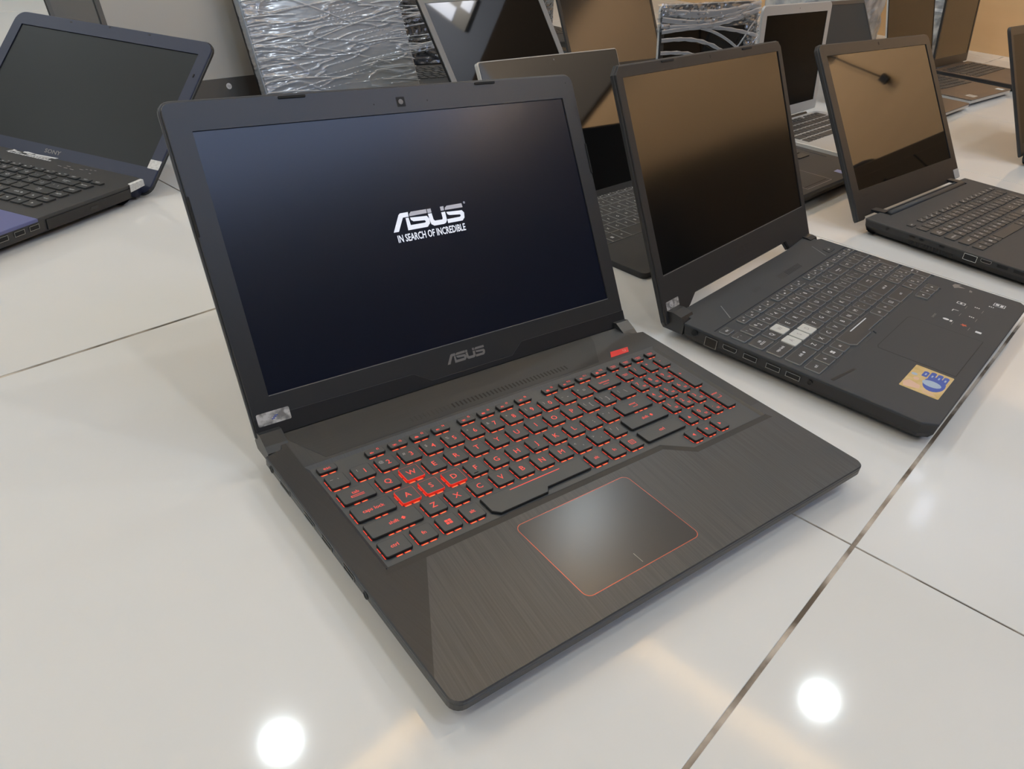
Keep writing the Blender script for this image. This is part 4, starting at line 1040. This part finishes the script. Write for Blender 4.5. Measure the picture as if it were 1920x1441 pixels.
# ------------------------------------------------------------------ film helpers
def ribbon(bm, pts, w_, n=2, sag=0.0):
    """a gathered strand of film: flat-ish tube along lid coordinates"""
    rows = []
    for i, (x, y, z) in enumerate(pts):
        a = Vector(pts[max(i - 1, 0)]); b = Vector(pts[min(i + 1, len(pts) - 1)]); t = (b - a).normalized()
        s_ = Vector((-t.y, t.x, 0)).normalized()
        ww = w_ * (1 + 0.25 * math.sin(i * 2.1 + x * 0.05))
        prof = [(-0.5, 0), (-0.25, 0.16), (0, 0.02), (0.25, 0.2), (0.5, 0)]
        rows.append([bm.verts.new(Vector((x, y, z)) + s_ * ww * q + Vector((0, 0, ww * h_))) for q, h_ in prof])
    for a, b in zip(rows, rows[1:]):
        for k in range(4): bm.faces.new((a[k], a[k + 1], b[k + 1], b[k]))
def curve_pts(p0, p1, bow, n=14, z=2.0, zj=1.5):
    out = []
    for i in range(n + 1):
        t = i / n
        out.append((p0[0] + (p1[0] - p0[0]) * t, p0[1] + (p1[1] - p0[1]) * t + bow * math.sin(PI * t), z + zj * math.sin(7 * t + p0[1])))
    return out
def crinkle(w_, h_, nx, ny, amp, seed, x0=0, y0=0, z=0, dens=1.0, wrap=5.0, pw=5):
    """sheet of stretch film with sharp creases pulled from the edges"""
    bm = bm_new(); V = []
    for j in range(ny + 1):
        row = []
        for i in range(nx + 1):
            u, v = i / nx, j / ny; x, y = x0 + u * w_, y0 + v * h_
            p = Vector((x * 0.011 + seed, y * 0.055, seed * 1.7)) * dens
            q = Vector((x * 0.004 + y * 0.022, y * 0.09 - x * 0.012, seed * 0.3)) * dens
            ridge = 1 - abs(noise.noise(p) * 2.2); ridge2 = 1 - abs(noise.noise(q * 1.9) * 2.0)
            fine = noise.noise(Vector((x * 0.05, y * 0.3, seed)))
            edge = max(0, 1 - min(u, 1 - u) * 5)
            z_ = amp * (max(ridge, 0) ** pw * 1.0 + max(ridge2, 0) ** (pw + 3) * 0.9 + fine * (0.05 + 0.6 * edge))
            bend = -wrap * max(0, (abs(u - 0.5) - 0.485) / 0.015) 
            row.append(bm.verts.new((x, y, z + z_ + bend)))
        V.append(row)
    for j in range(ny):
        for i in range(nx): bm.faces.new((V[j][i], V[j][i + 1], V[j + 1][i + 1], V[j + 1][i]))
    return bm

# ================================================================== laptop with the wrapped lid, behind the gaming laptop with white keys
L = Laptop('laptop', 'slate laptop whose black lid is bound in strands of clear stretch film', 888.7, 431.5, 0.170)
R_ = L.root; HD = 22.0
outl = rrect(0, 0, 318, 245, (8, 8, 3, 3), 4)
hull(L, outl, HD, mtop=M['grey_deck'], material=M['dark_plastic'], hole=rrect(14, 76, 300, 210, 2, 2), depth=0.8, slope=0.6)
feet(L, [(40, 25), (278, 25), (40, 220), (278, 220)])
K = standard_keys(18, [193, 174.5, 155.5, 136.5, 117.5, 98.5], 14.6, 8.5, s=0.94)
K += [(s_, 18 + 14.65 * 18.0 + (c - 1) * 0, 80.5, 0, 0) for s_, c in ()]
keyboard(R_, K, HD - 0.7, 1.7, [M['key']], M['dim_legend'], M['dim_legend'], 5, 'white', legends=False)
bm = bm_new(); plate(bm, rrect(79, 10, 168, 68, 1, 2), HD, HD + 0.1, 0.05); link('touchpad', bm_mesh(bm, 'touchpad'), M['grey_deck'], R_)
bm = ring_plate(rrect(78.2, 9.2, 168.8, 68.8, 1.5, 2), [rrect(79.2, 10.2, 167.8, 67.8, 1, 2)], HD, HD + 0.14, 0, 0.14, floor=False); link('touchpad_edge', bm_mesh(bm, 'e'), M['dim_legend'], R_)
bm = bm_new(); box(bm, 80, 15.5, HD + 0.1, 161, 17.5, HD + 0.13); link('touchpad_seam', bm_mesh(bm, 's'), M['port_dark'], R_)
bm = bm_new(); plate(bm, [(218, 28), (236, 29), (236, 10), (218, 8)], HD, HD + 0.1); o = link('spec_label', bm_mesh(bm, 'spec_label'), M['blue_label'], R_); o['label'] = 'pale blue specification label'
L.lid_frame(250, HD, 1.433)
simple_screen(L, 318, 0, 228, (12, 12, 20, 14), 6, 9, mb=M['black_plastic'], mscr=M['screen_gloss'], mcov=M['black_plastic'], rim=M['silver'])
strands = [((-2, 218), (320, 222), -8, 12), ((-2, 208), (320, 214), -12, 8), ((-2, 199), (300, 210), -10, 7), ((-2, 190), (316, 170), 10, 6), ((-2, 178), (290, 110), 22, 6), ((-2, 160), (260, 95), 18, 5.5), ((-2, 140), (220, 92), 12, 6),
           ((0, 126), (230, 90), 8, 4.5), ((-2, 108), (170, 84), 6, 4), ((20, 196), (318, 118), 24, 5), ((150, 206), (318, 226), -6, 5), ((240, 150), (320, 205), 3, 4), ((250, 120), (320, 170), 2, 3.5), ((262, 100), (320, 140), 1, 3), ((-2, 70), (318, 60), 8, 4), ((-2, 40), (318, 44), -6, 4)]
for k, (a_, b_, bow, w_) in enumerate(strands):
    bm = bm_new(); ribbon(bm, curve_pts(a_, b_, bow, 16, 2.2 + 0.25 * k % 2, 0.9), w_)
    L.lid('film_strand', bm_mesh(bm, 'film_strand', True), M['film_strand'])
bm = crinkle(326, 40, 90, 14, 3.0, 4.1, -4, 190, 1.6, wrap=7); L.lid('stretch_film', bm_mesh(bm, 'stretch_film'), M['film'])
bm = crinkle(50, 190, 22, 60, 4.0, 9.3, 272, 0, 1.4, dens=1.4, wrap=3); L.lid('stretch_film', bm_mesh(bm, 'stretch_film'), M['film'])

# ================================================================== small silver laptop
L = Laptop('laptop', 'slim silver aluminium laptop with black keys and a rounded lid', 1255, 537, 0.187)
R_ = L.root; HD = 14.0
outl = rrect(0, 0, 325, 227, 10, 5)
hull(L, outl, HD, lip=6, under=14, foot=2, mtop=M['silver'], material=M['silver'], hole=rrect(24, 110, 301, 219, 2, 2), depth=0.6, slope=0.3, top_t=1.5)
feet(L, [(30, 25), (295, 25), (30, 205), (295, 205)], 2.2)
K = [k for k in standard_keys(26.5, [210, 193.5, 173.5, 153.5, 133, 113], 15.4, 7.5, s=0.99)]
keyboard(R_, K, HD - 0.5, 1.3, [M['key']], M['white_legend'], M['white_legend'], 5.0, 'white', legends=False)
bm = bm_new(); plate(bm, rrect(110, 20, 215, 97, 3, 3), HD, HD + 0.05); link('touchpad', bm_mesh(bm, 't'), M['silver'], R_)
L.lid_frame(232, HD, 1.455)
s_ = simple_screen(L, 325, 4, 222, (19.5, 19.5, 21, 18), 5, (4, 4, 11, 11), mb=M['silver'], mscr=M['screen_black'], mcov=M['silver'])
bm = bm_new(); plate(bm, rrect(-0.8, -1.2, 0.8, 1.2, 0.6, 2), 0, 0.1); L.lid('webcam', bm_mesh(bm, 'w'), M['port_dark'], 0.05, None, 162, 213)
bm = bm_new(); tube(bm, [(50, 232, 12), (275, 232, 12)], 4.5, 10); link('hinge_bar', bm_mesh(bm, 'h', True), M['dark_plastic'], R_)

# ================================================================== laptops with tan reflections at the right
def plain_laptop(label, x, y, yaw, W, D, h, a, Hl, bez, v0=0, r=9, md=None, mk=None, ms=None, mb=None, mcov=None, hullm=None, keys=None, klegend=False, oy=5, pad=True, glass=False, rim=None, t=6, name='laptop'):
    L = Laptop(name, label, x, y, yaw)
    outl = rrect(0, 0, W, D, (8, 8, 3, 3), 4)
    hull(L, outl, h, mtop=md or M['deck_c'], material=hullm or M['dark_plastic'], hole=rrect(16, 92, W - 16, D - 16, 2, 2), depth=0.8, slope=0.6, under=8, lip=min(6, h - 10))
    feet(L, [(40, 25), (W - 40, 25), (40, D - 25), (W - 40, D - 25)])
    if keys:
        s_ = (W - 40) / 275.0 if keys == 'main' else (W - 40) / 339.0
        f0 = D - 28
        fr_ = [f0, f0 - 18.5, f0 - 37.3, f0 - 56, f0 - 74.8, f0 - 93.6]
        K = standard_keys(20, fr_, 14.6, 8.5, s=s_, numpad=(20 + 280.7 * s_, 15.75 * s_, 11 * s_) if keys == 'full' else None)
        keyboard(L.root, K, h - 0.7, 1.7, [mk or M['key']], M['dim_legend'], M['dim_legend'], 5, 'white', legends=klegend)
    if pad:
        bm = bm_new(); plate(bm, rrect(W / 2 - 62, 12, W / 2 + 38, 74, 2, 3), h, h + 0.08); link('touchpad', bm_mesh(bm, 't'), md or M['deck_c'], L.root)
    L.lid_frame(D + oy, h, a)
    simple_screen(L, W, v0, Hl, bez, t, r, mb=mb, mscr=ms, mcov=mcov, glass=glass, rim=rim)
    bm = bm_new(); tube(bm, [(W * 0.12, D + oy - 1, h - 4), (W * 0.88, D + oy - 1, h - 4)], 4.5, 10); link('hinge_barrel', bm_mesh(bm, 'h', True), mcov or M['dark_plastic'], L.root)
    return L
LI = plain_laptop('laptop whose whole screen mirrors copper brown light, behind the silver edged tablet', 1218.7, 1026.5, 0.138, 375, 240, 22, 1.103, 245, (10, 10, 12, 14), ms=mat('satin_display', (0.01, 0.01, 0.01), 0.13, ior=2.2), mb=M['bezel'], keys='full')
LN = plain_laptop('slim laptop with white lid edge, brown palm rest and two pale stickers', 2090.5, 734.9, 0.116, 325, 225, 18, 1.287, 225, (5, 5, 22, 10), ms=M['screen_far'], mb=M['dark_plastic'], md=M['brown_deck'], hullm=M['silver'], keys='main', rim=M['white_shell'])
bm = bm_new(); plate(bm, [(48, 10), (84, 10), (84, 34), (48, 34)], 18.02, 18.15); o = link('spec_label', bm_mesh(bm, 'l'), M['foil'], LN.root); o['label'] = 'pale grey specification label'
bm = bm_new(); plate(bm, [(268, 8), (296, 8), (296, 28), (268, 28)], 18.02, 18.15); o = link('spec_label', bm_mesh(bm, 'l'), M['tape'], LN.root); o['label'] = 'white label at the right corner'
LO = plain_laptop('dark laptop with plain brown palm rest, directly in front of the tan wall', 2491.6, 789.4, 0.167, 345, 240, 20, 1.439, 232, (14, 14, 26, 12), ms=M['screen_far'], mb=M['dark_plastic'], md=M['brown_deck'], keys='main', pad=True)
LT = plain_laptop('slate lidded laptop with thin silver front edge, half hidden beside the silver laptop', 1731, 663.5, 0.169, 330, 225, 16, 1.05, 225, (8, 8, 24, 10), ms=mat('slate_glass', (0.045, 0.053, 0.060), 0.3, spec=0.05), mb=mat('slate_bezel', (0.05, 0.053, 0.057), 0.4), md=M['brown_deck'], hullm=M['silver'], keys=None)
LP = plain_laptop('dark grey laptop cut off by the right edge of the picture', 1650, 165, 0.15, 350, 240, 22, 1.12, 238, (16, 16, 24, 16), v0=-8, ms=M['screen_dim'], mb=M['bezel'], keys=None)
gloss_f = mat('glossy_dark_display', (0.003, 0.003, 0.003), 0.03, ior=1.95)
LF = plain_laptop('laptop with mid grey frame round a glossy screen mirroring bright lights', 739, 711.5, 0.294, 378, 245, 20, 0.964, 233, (14, 18, 26, 13.5), ms=gloss_f, mb=mat('mid_grey_bezel', (0.25, 0.255, 0.26), 0.45), mcov=M['port_dark'], keys='full', t=7)
LH = plain_laptop('black laptop with a round white brand badge under its matte screen', 219.9, 960.7, 0.217, 372, 235, 22, 1.205, 235, (9, 9, 38, 12), ms=mat('reflection_grey_display', (0.46, 0.45, 0.42), 0.4, ior=1.6), mb=mat('grey_black_bezel', (0.085, 0.083, 0.080), 0.4), keys='main')  # grey put into the display colour for the bright room it reflects
bm = bm_new(); plate(bm, [(5.2 * math.cos(t * PI / 10), 5.2 * math.sin(t * PI / 10)) for t in range(20)], 0.02, 0.4, 0.1); b_ = LH.lid('brand_badge', bm_mesh(bm, 'brand_badge'), M['white_legend'], 0.0, None, 186, 24)
text('brand_mark', 'hp', 7.0, M['dim_legend'], b_, (0, 0.3, 0.42), shear=0.25)
LR = plain_laptop('dark laptop at the back left, between white floor and the badged laptop', 196.3, 1350, 0.156, 345, 235, 22, 1.096, 228, (9, 9, 24, 12), ms=mat('charcoal_matte_display', (0.055, 0.056, 0.052), 0.4, ior=1.6), mb=M['bezel'], keys=None)
LQ = plain_laptop('black laptop with dark shiny film over its lid, left of the grey framed screen', 745, 1200, 0.0, 345, 235, 20, 1.2, 230, (10, 10, 22, 12), ms=M['screen_gloss'], mb=M['dark_plastic'], keys='main', md=M['deck_c'])
for k in range(26):
    y = 20 + k * 8.2 + 4 * math.sin(k * 3.1)
    bm = bm_new(); ribbon(bm, curve_pts((-2, y - 14 - 6 * math.sin(k)), (190, y + 26 * math.sin(k * 0.7 + 1)), 5 * math.sin(k * 1.7), 14, 2.0, 0.8), 1.4 + 2.4 * abs(math.sin(k * 1.3)))
    LQ.lid('film_strand', bm_mesh(bm, 'film_strand', True), M['film_strand'])
bm = crinkle(349, 226, 120, 70, 3.5, 2.2, -2, 2, 1.4, wrap=6); LQ.lid('stretch_film', bm_mesh(bm, 'stretch_film', True), M['film_thin'])

# ================================================================== closed silver laptop wrapped in film, leaning on the black laptop
wx, wy = 219.9 + 0.9765 * 250 - 0.2153 * 168, 960.7 + 0.2153 * 250 + 0.9765 * 168
L = Laptop('laptop', 'closed silver grey laptop wrapped in crinkled clear film, leaning upright', wx, wy, 0.16)
L.lid_frame(0, 22.5, 1.13)
outer = rrect(-35, 0, 312, 244, 8, 4)
bm = bm_new(); plate(bm, outer, -24, -13, 1.5, 1.5); L.lid('base_shell', bm_mesh(bm, 'base_shell'), M['dark_plastic'])
bm = bm_new(); plate(bm, outer, -12.5, -1.5, 1.5, 1.0); L.lid('lid_cover', bm_mesh(bm, 'lid_cover'), M['slab'])
bm = crinkle(352, 250, 290, 200, 1.7, 1.3, -37.5, -3, 0.6, dens=0.75, wrap=14, pw=10); L.lid('stretch_film', bm_mesh(bm, 'stretch_film', True), M['film_haze'])
bm = bm_new()
for k in range(34):
    side_ = k % 2; y = 8 + k * 6.9
    x_ = -36 if side_ == 0 else 312; l_ = 40 + 70 * abs(math.sin(k * 2.3)); s_ = 1 if side_ == 0 else -1
    ribbon(bm, curve_pts((x_, y), (x_ + s_ * l_, y + 10 * math.sin(k * 1.9)), 2, 9, 2.5, 0.6), 1.0 + 1.3 * abs(math.sin(k)))
for a_, b_ in (((60, 96), (300, 150)), ((60, 96), (250, 52)), ((-20, 200), (190, 128)), ((20, 232), (210, 182)), ((-30, 98), (75, 99)), ((-30, 40), (150, 33))):
    ribbon(bm, curve_pts(a_, b_, 4, 16, 3.0, 0.6), 2.0)
o = L.lid('film_crease', bm_mesh(bm, 'film_crease', True), M['film_strand']); o['kind'] = 'stuff'

# ================================================================== packaging pile at the back right, adapter and bits between lids
def crumple_pack(label, x, y, yaw, w_, d_, h_, seed, material):
    bm = bm_new(); n = 26
    rows = []
    for j in range(n + 1):
        t = j / n; z = h_ * t
        ring = []
        for i in range(40):
            a = 2 * PI * i / 40
            ca, sa = math.cos(a), math.sin(a); k = (abs(ca) ** 5 + abs(sa) ** 5) ** (-1 / 5)
            px, py = ca * k * w_ / 2, sa * k * d_ / 2
            nn = noise.noise(Vector((px * 0.02 + seed, py * 0.02, z * 0.03))) * 22 + noise.noise(Vector((px * 0.06, py * 0.06 + seed, z * 0.09))) * 8
            sc_ = 1 + nn / max(w_, d_) * 1.4 - 0.10 * t * t
            ring.append(bm.verts.new((px * sc_, py * sc_, z + (0 if j == 0 else nn * 0.15))))
        rows.append(ring)
    for a, b in zip(rows, rows[1:]):
        for i in range(40): bm.faces.new((a[i], a[(i + 1) % 40], b[(i + 1) % 40], b[i]))
    bm.faces.new(rows[0][::-1]); bm.faces.new(rows[-1])
    o = link('package', bm_mesh(bm, 'package'), material, None, (x, y, 0), (0, 0, yaw))
    o['label'] = label; o['category'] = 'package'
crumple_pack('crumpled blue grey plastic wrapped package behind the laptop with the white lid edge', 2720, 1620, 0.2, 560, 300, 330, 3.3, M['pack_blue'])
crumple_pack('pale crumpled plastic package standing behind the last laptop at the tan wall', 2925, 1285, 0.25, 370, 110, 260, 8.1, M['pack_blue'])

# black laptop in thin film seen through the gap right of the grey framed laptop
L = plain_laptop('flat dark laptop partly under film, in the gap beside the copper mirrored screen', 1330, 1620, 0.1, 330, 230, 22, 1.5, 225, (10, 10, 24, 12), ms=M['screen_gloss'], mb=M['dark_plastic'], keys='main')
bm = crinkle(334, 225, 60, 40, 3.0, 5.2, -2, 0, 1.4, wrap=6); L.lid('stretch_film', bm_mesh(bm, 'stretch_film'), M['film'])
t = thing('power_adapter', 'black laptop power adapter on the white floor beside the copper mirrored screen', 'adapter', (1345, 1470, 0), 0.4)
bm = bm_new(); plate(bm, rrect(-26, -60, 26, 60, 9, 4), 0, 32, 4, 2); link('adapter_body', bm_mesh(bm, 'adapter_body'), M['dark_plastic'], t)
bm = bm_new(); tube(bm, [(0, 60, 12), (6, 85, 8), (24, 110, 4), (60, 120, 3.5), (110, 112, 3.5)], 3.2, 8); link('cable', bm_mesh(bm, 'cable', True), M['rubber'], t)
